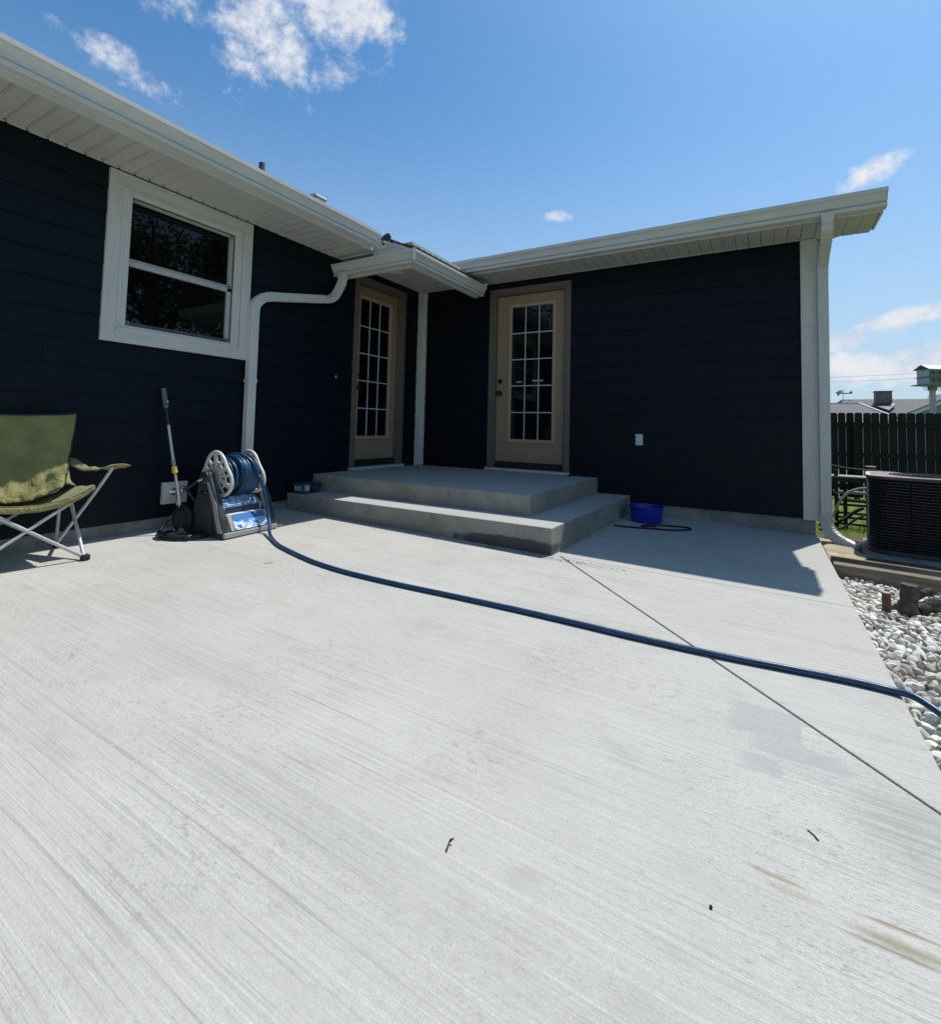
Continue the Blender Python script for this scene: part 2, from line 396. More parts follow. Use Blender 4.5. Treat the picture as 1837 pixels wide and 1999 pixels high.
bark = mat('grey_bark', (.085, .072, .058), rough=.95, var=.5, vscale=30, bump=1, bscale=60, bdist=.012)
redbark = mat('brown_stub', (.12, .065, .045), rough=.9, var=.4, vscale=25, bump=.6, bscale=60)
acm = mat('ac_black_metal', (.004, .004, .005), rough=.7, spec=.15)
acl = mat('ac_dark_louver', (.040, .041, .043), rough=.4, spec=.5)
act = mat('ac_top_pinkish', (.24, .17, .165), rough=.5, var=.3, vscale=8, dirt=((.16, .08, .08), 14, .5, .65))
acedge = mat('ac_pale_edge', (.50, .48, .45), rough=.45)
grill = mat('dark_wood_slat', (.03, .026, .022), rough=.7, var=.3)
shing = mat('grey_shingles', (.16, .155, .15), rough=.9, custom=shingle_mat)
bluegrey = mat('blue_grey_siding', (.20, .25, .32), rough=.6, var=.05)
rakew = mat('white_rake', (.62, .66, .70), rough=.5)
chim = mat('chimney_siding', (.16, .15, .125), rough=.8, var=.2, vscale=4)
chimd = mat('flashing_dark', (.05, .06, .09), rough=.6)
vane_m = mat('black_vane', (.02, .018, .02), rough=.6)
bh_side = mat('birdhouse_pale', (.50, .56, .58), rough=.6, var=.05)
bh_green = mat('birdhouse_green', (.16, .24, .20), rough=.6, var=.1)
bh_roof = mat('birdhouse_roof', (.78, .77, .74), rough=.4)
leafm = mat('tree_leaf', (.05, .08, .02), rough=.6, custom=leaf_mat)
dleaf = mat('dry_leaf', (.42, .22, .09), rough=.7, var=.3, vscale=40)
twig_m = mat('dark_twig', (.035, .028, .02), rough=.8)
outlet_m = mat('outlet_cover', (.50, .56, .60), rough=.4, var=.05)
stonecast = mat('cast_stone_plate', (.52, .51, .49), rough=.8, var=.08, vscale=12, bump=.3, bscale=60)
light_m = mat('frosted_lens', (.62, .66, .66), rough=.35)
flag_m = mat('tan_flagstone', (.36, .31, .20), rough=.9, var=.25, vscale=9, bump=.5, bscale=30)


for mm, colr in ((blade, (.38, .50, .10)), (leafm, (.12, .18, .04))):
    k = NT(mm.node_tree); tr = k.node('ShaderNodeBsdfTranslucent'); tr.inputs[0].default_value = (*colr, 1)
    mx = k.node('ShaderNodeMixShader'); mx.inputs[0].default_value = .45
    pb = [n for n in mm.node_tree.nodes if n.type == 'BSDF_PRINCIPLED'][0]; ou = [n for n in mm.node_tree.nodes if n.type == 'OUTPUT_MATERIAL'][0]
    k.l.new(pb.outputs[0], mx.inputs[1]); k.l.new(tr.outputs[0], mx.inputs[2]); k.l.new(mx.outputs[0], ou.inputs[0])


# ------------------------------------------------------------------ mesh builder
class MB:
    def __init__(s): s.v = []; s.f = []; s.mi = []
    def add(s, vs, fs, m=0):
        o = len(s.v); s.v += [tuple(x) for x in vs]
        for f in fs: s.f.append([i + o for i in f]); s.mi.append(m)
        return s
    def box(s, x0, x1, y0, y1, z0, z1, m=0):
        vs = [(x, y, z) for z in (z0, z1) for x, y in ((x0, y0), (x1, y0), (x1, y1), (x0, y1))]
        return s.add(vs, [(3, 2, 1, 0), (4, 5, 6, 7), (0, 1, 5, 4), (1, 2, 6, 5), (2, 3, 7, 6), (3, 0, 4, 7)], m)
    def bar(s, a, b, w, h, upv=(0, 0, 1), m=0, w2=None, h2=None):
        a = Vector(a); b = Vector(b); d = (b - a).normalized(); u = Vector(upv)
        if abs(d.dot(u)) > .98: u = Vector((1, 0, 0))
        sd = d.cross(u).normalized(); u = sd.cross(d).normalized()
        vs = []
        for p, ww, hh in ((a, w, h), (b, w2 or w, h2 or h)):
            for i, j in ((-1, -1), (1, -1), (1, 1), (-1, 1)): vs.append(p + sd * ww / 2 * i + u * hh / 2 * j)
        return s.add(vs, [(3, 2, 1, 0), (4, 5, 6, 7), (0, 1, 5, 4), (1, 2, 6, 5), (2, 3, 7, 6), (3, 0, 4, 7)], m)
    def tube(s, pts, r, n=10, cap=True, m=0, prof=None, upv=None):
        pts = [Vector(p) for p in pts]; k = len(pts)
        rs = r if isinstance(r, (list, tuple)) else [r] * k
        t0 = (pts[1] - pts[0]).normalized()
        u = Vector(upv) if upv else (Vector((0, 0, 1)) if abs(t0.z) < .9 else Vector((1, 0, 0)))
        u = (u - t0 * u.dot(t0)).normalized(); vs = []; fs = []
        for i, p in enumerate(pts):
            a = pts[max(i - 1, 0)]; b = pts[min(i + 1, k - 1)]; t = (b - a).normalized()
            u = (u - t * u.dot(t)); u = u.normalized() if u.length > 1e-6 else Vector((1, 0, 0)); v = t.cross(u)
            if prof:
                sc = rs[i]
                for (x, y) in prof: vs.append(p + u * x * sc + v * y * sc)
            else:
                for j in range(n):
                    an = 2 * PI * j / n; vs.append(p + (u * math.cos(an) + v * math.sin(an)) * rs[i])
        n = len(prof) if prof else n
        for i in range(k - 1):
            for j in range(n):
                fs.append((i * n + j, i * n + (j + 1) % n, (i + 1) * n + (j + 1) % n, (i + 1) * n + j))
        if cap: fs.append(tuple(range(n))[::-1]); fs.append(tuple((k - 1) * n + j for j in range(n)))
        return s.add(vs, fs, m)
    def lathe(s, prof, c=(0, 0, 0), n=24, ax=(0, 0, 1), m=0, cap=True):
        c = Vector(c); ax = Vector(ax).normalized(); u = Vector((1, 0, 0)) if abs(ax.x) < .9 else Vector((0, 1, 0))
        u = (u - ax * u.dot(ax)).normalized(); v = ax.cross(u); vs = []; fs = []
        for (r, h) in prof:
            for j in range(n):
                a = 2 * PI * j / n; vs.append(c + ax * h + (u * math.cos(a) + v * math.sin(a)) * r)
        for i in range(len(prof) - 1):
            for j in range(n): fs.append((i * n + j, i * n + (j + 1) % n, (i + 1) * n + (j + 1) % n, (i + 1) * n + j))
        if cap: fs.append(tuple(range(n))[::-1]); fs.append(tuple((len(prof) - 1) * n + j for j in range(n)))
        return s.add(vs, fs, m)
    def prism(s, poly, off, m=0):
        """polygon (3D points) extruded by vector off"""
        n = len(poly); off = Vector(off); a = [Vector(p) for p in poly]; b = [p + off for p in a]
        fs = [tuple(range(n))[::-1], tuple(range(n, 2 * n))] + [(i, (i + 1) % n, n + (i + 1) % n, n + i) for i in range(n)]
        return s.add(a + b, fs, m)
    def build(s, name, m, parent=None, smooth=False, loc=None, bevel=0, seg=2, auto=None):
        me = bpy.data.meshes.new(name); me.from_pydata(s.v, [], s.f)
        ms = m if isinstance(m, (list, tuple)) else [m]
        for x in ms: me.materials.append(x)
        if len(ms) > 1: me.polygons.foreach_set('material_index', s.mi)
        bm = bmesh.new(); bm.from_mesh(me); bmesh.ops.recalc_face_normals(bm, faces=bm.faces); bm.to_mesh(me); bm.free()
        if smooth:
            me.polygons.foreach_set('use_smooth', [True] * len(me.polygons))
            if auto: me.set_sharp_from_angle(angle=R(auto))
        o = bpy.data.objects.new(name, me); COL.objects.link(o)
        if loc: o.location = loc
        if parent: o.parent = parent
        if bevel:
            b = o.modifiers.new('bevel', 'BEVEL'); b.width = bevel; b.segments = seg; b.limit_method = 'ANGLE'; b.angle_limit = R(40)
        return o


def tag(o, label=None, cat=None, group=None, kind=None):
    if label: o['label'] = label
    if cat: o['category'] = cat
    if group: o['group'] = group
    if kind: o['kind'] = kind
    return o
def thing(name, label, cat, loc=(0, 0, 0), rz=0, group=None, kind=None):
    o = bpy.data.objects.new(name, None); COL.objects.link(o); o.location = loc; o.rotation_euler = (0, 0, rz)
    o.empty_display_size = .1
    return tag(o, label, cat, group, kind)
def inst(src, parent, loc=None, rot=None, scale=None):
    o = src.copy(); COL.objects.link(o); o.parent = parent
    if loc is not None: o.location = loc
    if rot is not None: o.rotation_euler = rot
    if scale is not None: o.scale = scale
    return o
def smoothpts(pts, sub=6):
    P = [Vector(p) for p in pts]; out = []
    for i in range(len(P) - 1):
        p0 = P[max(i - 1, 0)]; p1 = P[i]; p2 = P[i + 1]; p3 = P[min(i + 2, len(P) - 1)]
        for j in range(sub):
            t = j / sub
            out.append(.5 * ((2 * p1) + (p2 - p0) * t + (2 * p0 - 5 * p1 + 4 * p2 - p3) * t * t + (3 * p1 - p0 - 3 * p2 + p3) * t ** 3))
    out.append(P[-1]); return out


L = 4.35                                   # right end of the door wall
def G(x, y): return -0.0127 * (x - L) + 0.0014 * y       # patio plane, falls to the right
SOF = 2.640; SB = .138; EXP = .1795

# ------------------------------------------------------------------ ground
def gz(x, y):
    if y <= .6: return -.115
    if y >= 8: return -.45 - .012 * min(y - 8, 25)
    return -.115 - (y - .6) / 7.4 * .335
b = MB(); ys = [-60, -20, -8, -4, -1, .6, 1.5, 3, 5, 6.5, 8, 12, 20, 33, 120, 900]; xs = [-900, -60, -20, 0, 2, 4, 5, 6, 8, 12, 30, 100, 900]
b.v = [(x, y, gz(x, y)) for y in ys for x in xs]; n = len(xs)
for j in range(len(ys) - 1):
    for i in range(n - 1): b.f.append([j * n + i, j * n + i + 1, (j + 1) * n + i + 1, (j + 1) * n + i]); b.mi.append(0)
tag(b.build('lawn', grass), kind='structure')

# grass blades on the strip of lawn seen past the corner
b = MB(); rnd = random.Random(3)
for i in range(15000):
    y = .75 + 7.1 * rnd.random() ** 1.6; x = 4.4 + rnd.random() * (1.3 + y * .35); z = gz(x, y)
    h = rnd.uniform(.03, .085); a = rnd.uniform(0, 2 * PI); wd = rnd.uniform(.003, .006); lx, ly = rnd.gauss(0, .025), rnd.gauss(0, .025)
    dx, dy = math.cos(a) * wd, math.sin(a) * wd
    b.add([(x - dx, y - dy, z - .005), (x + dx, y + dy, z - .005), (x + lx, y + ly, z + h)], [(0, 1, 2)])
tag(b.build('grass', blade), 'short green grass on the sunlit lawn behind the air conditioner', 'grass', kind='stuff')

# ------------------------------------------------------------------ patio: slabs with sawn joints
patio = thing('patio', None, None, kind='structure')
b = MB(); b.box(-.03, 4.30, -9, .1, -.25, -.10); b.build('base_course', soil, patio)
def slab(poly):
    top = [Vector((x, y, G(x, y))) for x, y in poly]; bot = [Vector((x, y, -.12)) for x, y in poly]
    bb = MB(); n = len(poly)
    bb.add(top + bot, [tuple(range(n)), tuple(range(n, 2 * n))[::-1]] + [(i, (i + 1) % n, n + (i + 1) % n, n + i) for i in range(n)])
    return bb.build('slab', patio_m, patio, bevel=.0035, seg=2)
E_ = 4.328; gp = .0035
# sawn joint runs at about 45 degrees from the step corner; second joint runs along x
J0 = (2.735, -2.078); J1 = (E_, -3.768)
dx, dy = J1[0] - J0[0], J1[1] - J0[1]; ln = math.hypot(dx, dy); nx, ny = -dy / ln * gp, dx / ln * gp
slab([(-.02, .02), (-.02, J0[1]), (J0[0], J0[1] + .0015), (E_, J0[1] + .0015), (E_, .02)])
slab([(J0[0] + nx + .01, J0[1] - .0015), (J1[0], J1[1] + abs(ny) + gp), (E_, J0[1] - .0015)])
slab([(-.02, J0[1] - .0004), (-.02, -9), (E_, -9), (J1[0], J1[1] - abs(ny) - gp), (J0[0] - nx, J0[1] - .0015)])

# ------------------------------------------------------------------ house
house = thing('house', 'low navy blue clapboard house with white gutters and two tan glazed doors', 'house')
b = MB(); b.box(-7, -.15, -9, 6, -.3, 2.63); b.build('wall', siding, house)
b = MB(); b.box(-.06, L - .02, .16, 6, -.3, 2.63); b.build('wall', siding, house)
b = MB(); b.box(-.149, -.012, -9, -.02, -.2, SB - .002); b.build('foundation', found, house)
b = MB(); b.box(-.01, L - .03, .012, .2, -.3, SB - .004); b.build('foundation', found, house)

DA = (-1.289, -.381, 2.555)                # casing of the door on the left wall: y0, y1, top
DB = (1.039, 2.074, 2.555)                 # casing of the door on the right wall: x0, x1, top
WA = (-3.7295, -2.6015, 1.412, 2.622)      # window casing

def lap(axis, a0, a1, z0, z1):
    """one clapboard: tapered, its lower edge stands proud"""
    bb = MB(); t0, t1 = .012, .003
    sec = [(-.05 if axis == 'A' else .05, z0), ((t0 if axis == 'A' else -t0), z0), ((t1 if axis == 'A' else -t1), z1 + .006), (-.05 if axis == 'A' else .05, z1 + .006)]
    if axis == 'A': poly = [(x, a0, z) for x, z in sec]; off = (0, a1 - a0, 0)
    else: poly = [(a0, y, z) for y, z in sec]; off = (a1 - a0, 0, 0)
    bb.prism(poly, off); return bb.build('siding_board', siding, house)
rnd = random.Random(11)
for k in range(14):
    z0 = SB + EXP * k; z1 = min(z0 + EXP, SOF - .004)
    # left wall, split by window, door; random butt joints
    holes = []
    if z1 > WA[2] + .02 and z0 < WA[3] - .02: holes.append((WA[0] + .02, WA[1] - .02))
    if z1 > .36 and z0 < DA[2] - .02: holes.append((DA[0] + .02, DA[1] - .02))
    segs = []; a = -9.0
    for h0, h1 in sorted(holes): segs.append((a, h0)); a = h1
    segs.append((a, -.07))
    for s0, s1 in segs:
        ln_ = s1 - s0
        if ln_ > 3.4:
            jt = s0 + rnd.uniform(.35, .75) * ln_
            if -4.15 < jt < -3.75 and k != 6: jt -= .7
            if k == 6 and s0 < -5 < s1: jt = -4.03
            lap('A', s0, jt - .0012, z0, z1); lap('A', jt + .0012, s1, z0, z1)
        else: lap('A', s0, s1, z0, z1)
    segs = [(.07, L - .115)]
    if z1 > .36 and z0 < DB[2] - .02: segs = [(.07, DB[0] + .02), (DB[1] - .02, L - .115)]
    for s0, s1 in segs: lap('B', s0, s1, z0, z1)

def filler(axis, a0, a1, z0, z1):
    bb = MB()
    if axis == 'A': bb.box(-.05, .006, a0, a1, z0, z1)
    else: bb.box(a0, a1, -.006, .05, z0, z1)
    bb.build('siding_board', siding, house)
filler('A', WA[0] + .021, WA[1] - .021, WA[3] - .02, SOF - .004); filler('A', DA[0] + .021, DA[1] - .021, DA[2] - .02, SOF - .004); filler('B', DB[0] + .021, DB[1] - .021, DB[2] - .02, SOF - .004)
filler('A', WA[0] + .021, WA[1] - .021, SB + EXP * 7 - .01, WA[2] + .02)

# corner boards
b = MB(); b.box(L - .122, L, -.026, .03, SB - .008, SOF - .004); b.build('corner_board', board, house, bevel=.002)
b = MB(); b.box(L - .02, L + .022, .031, .14, SB - .008, SOF - .004); b.build('corner_board', board, house, bevel=.002)
b = MB(); b.box(-.02, .026, -.108, -.001, .366, SOF - .004); b.build('corner_board', board, house, bevel=.002, )
b = MB(); b.box(.027, .085, -.026, .02, .366, SOF - .004); b.build('corner_board', board, house, bevel=.002)

# soffits: vinyl planks with v grooves
def soffit_plank(cx0, cx1, cy0, cy1, along):
    """along='x': plank runs in x; grooves across y"""
    bb = MB(); g_ = .007
    if along == 'x': sec = [(cy0, SOF + .020), (cy0 + .019, SOF), (cy1 - .004, SOF), (cy1 - .003, SOF + .020)]; poly = [(cx0, y, z) for y, z in sec] + [(cx0, cy1 - .0005, SOF + .03), (cx0, cy0, SOF + .03)]; off = (cx1 - cx0, 0, 0)
    else: sec = [(cx0, SOF + .006), (cx0 + .009, SOF), (cx1 - .003, SOF), (cx1 - .002, SOF + .006)]; poly = [(x, cy0, z) for x, z in sec] + [(cx1 - .0005, cy0, SOF + .03), (cx0, cy0, SOF + .03)]; off = (0, cy1 - cy0, 0)
    bb.prism(poly, off); return bb.build('soffit_plank', soff, house)
PW = .1015
y = -1.56
while y > -7.2: soffit_plank(-.03, .507, y - PW, y, 'x'); y -= PW
x = 4.735
while x > 1.0: soffit_plank(x - PW, x, -.43, .03, 'y'); x -= PW
y = -.02
while y > -1.50: soffit_plank(-.03, .985, y - PW, y, 'x'); y -= PW

def channel(p0, p1, axis, n):
    bb = MB()
    if axis == 'A': bb.box(.018, .034, p0, p1, SOF - .006, SOF - .001)
    else: bb.box(p0, p1, -.034, -.018, SOF - .006, SOF - .001)
    o = bb.build('trim_channel', white, house)
    bb = MB()
    for i in range(n):
        t = (p1 - .05 - PW * i) if axis == 'A' else (p0 + .04 + PW * i)
        c = (.030, t, SOF - .008) if axis == 'A' else (t, -.030, SOF - .008)
        bb.lathe([(.0065, 0), (.0065, -.004)], c, n=6)
    bb.build('screws', blackm, o)
channel(-7, -1.6, 'A', 36); channel(1.05, L - .13, 'B', 31)

# gutters, K profile: (outward, up)
KP = [(0, 0), (.074, 0), (.080, .005), (.080, .029), (.072, .034), (.093, .038), (.093, .050), (.094, .056), (.103, .074), (.117, .090), (.129, .096), (.130, .124), (.116, .128), (.115, .120), (.006, .122), (0, .122)]
def gutter(p0, p1, out, cap0=True, name='gutter', mitre0=0, mitre1=0, sc=1.0):
    p0 = Vector(p0); p1 = Vector(p1); out = Vector(out); d = (p1 - p0).normalized(); bb = MB()
    A = [p0 + out * o * sc + Vector((0, 0, u * sc)) + d * (mitre0 * o * sc) for o, u in KP]; B_ = [p1 + out * o * sc + Vector((0, 0, u * sc)) + d * (mitre1 * o * sc) for o, u in KP]
    n = len(KP)
    bb.add(A + B_, [tuple(range(n))[::-1], tuple(range(n, 2 * n))] + [(i, (i + 1) % n, n + (i + 1) % n, n + i) for i in range(n)])
    return bb.build(name, white, house)
gA = gutter((.53, -9, 2.662), (.53, -1.62, 2.662), (1, 0, 0), sc=1.0)
gB = gutter((.757, -.452, 2.645), (4.757, -.452, 2.645), (0, -1, 0), sc=1.04)
gP1 = gutter((.03, -1.555, 2.428), (.995, -1.555, 2.428), (0, -1, 0), mitre1=1, sc=.92)
gP2 = gutter((.995, -1.555, 2.428), (.995, -.24, 2.428), (1, 0, 0), mitre0=-1, sc=.92)
# pale strap over the mitre
b = MB(); b.bar((1.104, -1.664, 2.428), (1.104, -1.664, 2.548), .03, .03, upv=(1, 1, 0)); b.build('gutter_mitre', white, house)
# end cap lips
b = MB(); b.prism([(4.757, -.452 - o * 1.06 + .001, 2.643 + u * 1.06) for o, u in KP], (.004, 0, 0)); b.build('end_cap', white, gB)
b = MB(); b.prism([(.029 - .004, -1.556 - o * .94, 2.427 + u * .94) for o, u in KP], (.005, 0, 0)); b.build('end_cap', white, gP1)
# fascias
b = MB(); b.box(.508, .529, -9, -1.60, SOF - .006, 2.80); b.build('fascia', white, house, bevel=.002)
b = MB(); b.box(.80, 4.745, -.451, -.431, SOF - .006, 2.79); b.build('fascia', white, house, bevel=.002)
b = MB(); b.box(.02, .993, -1.553, -1.515, 2.412, 2.60); b.build('fascia', white, house, bevel=.002)
b = MB(); b.box(.957, .994, -1.513, -.262, 2.412, 2.60); b.build('fascia', white, house, bevel=.002)
# boxed end of the right eave: rake board and return
b = MB(); b.prism([(4.737, -.43, SOF - .004), (4.737, -.03, SOF - .004), (4.737, -.03, SOF + .20), (4.737, -.43, SOF + .14)], (.018, 0, 0)); b.build('eave_return', white, house)
b = MB(); b.prism([(4.690, -.05, SOF + .03), (4.690, 6, SOF + 1.83), (4.690, 6, SOF + 2.06), (4.690, -.05, SOF + .25)], (.018, 0, 0)); b.build('rake_board', white, house)
# porch rake trim and shingle edge
b = MB(); b.prism([(.47, -1.50, SOF - .05), (.47, -1.50, 2.79), (.66, -1.50, 2.745), (1.02, -1.50, 2.575), (1.02, -1.50, 2.50), (.60, -1.50, 2.50)], (0, -.03, 0)); b.build('rake_board', white, house)
b = MB(); b.prism([(.56, -1.531, 2.742), (.56, -1.531, 2.768), (1.03, -1.531, 2.580), (1.03, -1.531, 2.556)], (0, -.014, 0)); b.build('drip_edge', white, house)
# roof planes
b = MB(); b.prism([(.56, -9, 2.78), (-4, -9, 4.15), (-7.6, -9, 3.07), (-7.6, -9, 3.02), (-4, -9, 4.10), (.56, -9, 2.745)], (0, 7.42, 0)); b.build('roof', roofsh, house)
b = MB(); b.prism([(-.02, -.50, 2.765), (-.02, 3.2, 3.875), (-.02, 6.6, 2.855), (-.02, 6.6, 2.81), (-.02, 3.2, 3.83), (-.02, -.45, 2.71)], (4.735, 0, 0)); b.build('roof', roofsh, house)
b = MB(); b.prism([(-7.6, -1.58, 3.07), (-4, -1.58, 4.15), (-.02, -1.58, 2.955), (-.02, -1.58, 2.905), (-4, -1.58, 4.10), (-7.6, -1.58, 3.02)], (0, 8.2, 0)); b.build('roof', roofsh, house)
b = MB(); rr = random.Random(5)
for i in range(11):                        # ragged shingle courses at the porch rake
    t = i / 11; x0 = .60 + t * .43; zz = 2.775 - t * .190
    b.bar((x0, -1.545, zz + rr.uniform(-.001, .004)), (x0 + .062, -1.545, zz - .020 + rr.uniform(-.002, .002)), .03, .012)
b.prism([(.55, -1.53, 2.76), (.55, -1.53, 2.785), (1.06, -1.53, 2.578), (1.06, -1.53, 2.565)], (0, 1.28, 0))
b.add([(.60, -1.535, 2.69), (.60, -1.56, 2.77), (.66, -1.56, 2.80), (.69, -1.545, 2.805), (.72, -1.54, 2.755), (.68, -1.535, 2.74)], [(0, 1, 2, 3, 4, 5)])
b.build('porch_shingles', roofsh, house)
# roof vents
b = MB(); b.tube([(-1, -1.815, 3.0), (-1, -1.815, 3.83)], .034, n=14); b.build('vent_pipe', mat('vent_slate', (.055, .09, .13), rough=.5), house, smooth=True, auto=40)
b = MB(); b.box(-.66, -.54, -1.40, -1.27, 3.0, 3.52); b.prism([(-.68, -1.42, 3.52), (-.52, -1.42, 3.52), (-.56, -1.42, 3.555), (-.64, -1.42, 3.555)], (0, .17, 0)); b.build('vent_cap', white, house)

# downspouts: corrugated rectangular pipe swept along a path
def dprof(w_, d_):
    pr = []; nflute = 5
    for side in range(4):
        a = [(-w_ / 2, -d_ / 2), (w_ / 2, -d_ / 2), (w_ / 2, d_ / 2), (-w_ / 2, d_ / 2)][side]; c = [(w_ / 2, -d_ / 2), (w_ / 2, d_ / 2), (-w_ / 2, d_ / 2), (-w_ / 2, -d_ / 2)][side]
        nrm = [(0, 1), (-1, 0), (0, -1), (1, 0)][side]; m_ = nflute if side % 2 == 0 else 3
        for i in range(m_ * 2 + 1):
            t = .08 + .84 * i / (m_ * 2); dep = .0028 if i % 2 else 0
            pr.append((a[0] + (c[0] - a[0]) * t + nrm[0] * dep, a[1] + (c[1] - a[1]) * t + nrm[1] * dep))
    return pr
def downspout(segs, label=None):
    """segs: list of (points, crimped) runs"""
    root = None
    for pts, crimp, upv in segs:
        bb = MB()
        if crimp:
            P = smoothpts(pts, 5); rs = [1.02 + (.055 if i % 2 == 0 else -.035) for i in range(len(P))]
        else: P = pts; rs = [1.0] * len(P)
        bb.tube(P, rs, prof=dprof(.080, .060), upv=upv)
        o = bb.build('elbow' if crimp else 'downspout', white, root or house)
        if root is None: root = o
    return root
xA = .055
downspout([([(xA, -2.578, 1.86), (xA, -2.578, .22)], False, (0, 1, 0)),
           ([(.15, -1.625, 2.45), (.145, -1.625, 2.36), (.10, -1.63, 2.27), (.07, -1.66, 2.195), (xA, -1.73, 2.155), (xA, -1.80, 2.14)], True, (1, 0, 0)),
           ([(xA, -1.79, 2.141), (xA, -2.40, 2.02)], False, (0, 0, 1)),
           ([(xA, -2.39, 2.022), (xA, -2.47, 2.00), (xA, -2.535, 1.955), (xA, -2.572, 1.90), (xA, -2.578, 1.84)], True, (0, 0, 1)),
           ([(xA, -2.578, .24), (.075, -2.578, .17), (.14, -2.57, .12), (.20, -2.56, .10)], True, (0, 1, 0))])
xB = 4.390
downspout([([(xB, -.045, 2.30), (xB, -.045, .18)], False, (1, 0, 0)),
           ([(4.385, -.51, 2.655), (4.385, -.51, 2.58)], False, (1, 0, 0)),
           ([(4.385, -.51, 2.59), (4.385, -.49, 2.54), (4.386, -.40, 2.49), (4.387, -.25, 2.44)], True, (1, 0, 0)),
           ([(4.387, -.26, 2.444), (4.389, -.13, 2.40)], False, (1, 0, 0)),
           ([(4.389, -.14, 2.404), (xB, -.07, 2.37), (xB, -.045, 2.32), (xB, -.045, 2.27)], True, (1, 0, 0)),
           ([(xB, -.045, .20), (xB + .004, -.047, .12), (xB + .03, -.065, .05), (xB + .08, -.10, .00), (xB + .125, -.135, -.022)], True, (.8, -.5, 0)),
           ([(xB + .115, -.128, -.018), (xB + .19, -.18, -.045)], False, (.3, -.2, 1))])
# outlet funnel under the right gutter
b = MB(); b.prism([(4.335, -.565, 2.655), (4.435, -.565, 2.655), (4.420, -.545, 2.58), (4.350, -.545, 2.58)], (0, .07, 0)); b.build('gutter_outlet', white, house)
# pipe strap on the left downspout
b = MB(); b.box(.018, .088, -2.622, -2.534, 1.22, 1.245); b.build('pipe_strap', white, house)

# window --------------------------------------------------------------
y0, y1, z0, z1 = WA; cw = .088
win = MB(); win.box(-.05, .028, y0, y1, z1 - cw, z1); win = win.build('window', board_h, house, bevel=.0015)
def wp(name, m, *boxes, parent=win, bevel=.001):
    bb = MB()
    for q in boxes: bb.box(*q)
    return bb.build(name, m, parent, bevel=bevel)
wp('casing', board, (-.05, .0275, y0, y0 + cw, z0, z1 - cw - .001)); wp('casing', board, (-.05, .0275, y1 - cw, y1, z0, z1 - cw - .001))
wp('casing', board_h, (-.05, .027, y0 + cw + .001, y1 - cw - .001, z0, z0 + cw + .006))
fy0, fy1, fz0, fz1 = y0 + cw + .002, y1 - cw - .002, z0 + cw + .008, z1 - cw - .001
iy0, iy1, iz0, iz1 = -3.575, -2.757, 1.540, 2.475
wp('frame', vinyl, (-.09, .018, fy0, iy0, fz0, fz1), (-.09, .018, iy1, fy1, fz0, fz1), (-.09, .018, iy0, iy1, iz1, fz1), (-.09, .018, iy0, iy1, fz0, iz0), bevel=.004)
wp('frame', vinyl, (-.02, .030, fy0 + .01, fy1 - .01, fz0 - .004, fz0 + .012), bevel=.004)
wp('frame', vinyl, (.018, .025, iy0 - .035, iy0 - .022, iz0, iz1 + .02), (.018, .025, iy1 + .014, iy1 + .024, iz0, iz1 + .02), (.018, .025, iy0 - .03, iy1 + .02, iz1 + .02, iz1 + .03))
zm = 2.010
wp('upper_sash', greyv, (-.075, -.040, iy0, iy0 + .014, zm, iz1), (-.075, -.040, iy1 - .018, iy1, zm, iz1), (-.075, -.040, iy0, iy1, iz1 - .012, iz1), (-.075, -.040, iy0, iy1, zm - .005, zm + .030))
wp('lower_sash', greyv, (-.050, -.012, iy0, iy1, zm - .032, zm + .004), (-.050, -.012, iy1 - .040, iy1, iz0, zm), (-.050, -.012, iy0, iy0 + .006, iz0, zm))
wp('screen_frame', screenm, (-.010, .000, iy0, iy1, iz0, iz0 + .028), (-.010, 0, iy0, iy1, iz1 - .008, iz1), (-.010, -.001, iy0, iy0 + .006, iz0 + .02, iz1 - .004), (-.010, -.001, iy1 - .006, iy1, iz0 + .02, iz1 - .004))
for (yy, zz) in ((iy0 + .018, iz1 - .022), (iy1 - .018, iz1 - .022), (iy0 + .018, iz0 + .022), (iy1 - .018, iz0 + .022)):
    wp('screen_clip', mat('clip_grey', (.25, .28, .30), rough=.5), (-.008, .003, yy - .012, yy - .008, zz - .012, zz + .012), (-.008, .003, yy + .008, yy + .012, zz - .012, zz + .012), (-.008, .003, yy - .008, yy + .008, zz + .008, zz + .012), (-.008, .003, yy - .008, yy + .008, zz - .012, zz - .008), bevel=0)
wp('pane', glass, (-.066, -.060, iy0 + .01, iy1 - .01, zm + .02, iz1 - .008), bevel=0)
wp('pane', glass, (-.040, -.034, iy0 + .004, iy1 - .03, iz0, zm - .02), bevel=0)
b = MB(); b.box(-.135, -.125, y0 + .02, y1 - .02, z0 + .02, z1 - .02); b.build('dark_backing', darkgap, win)

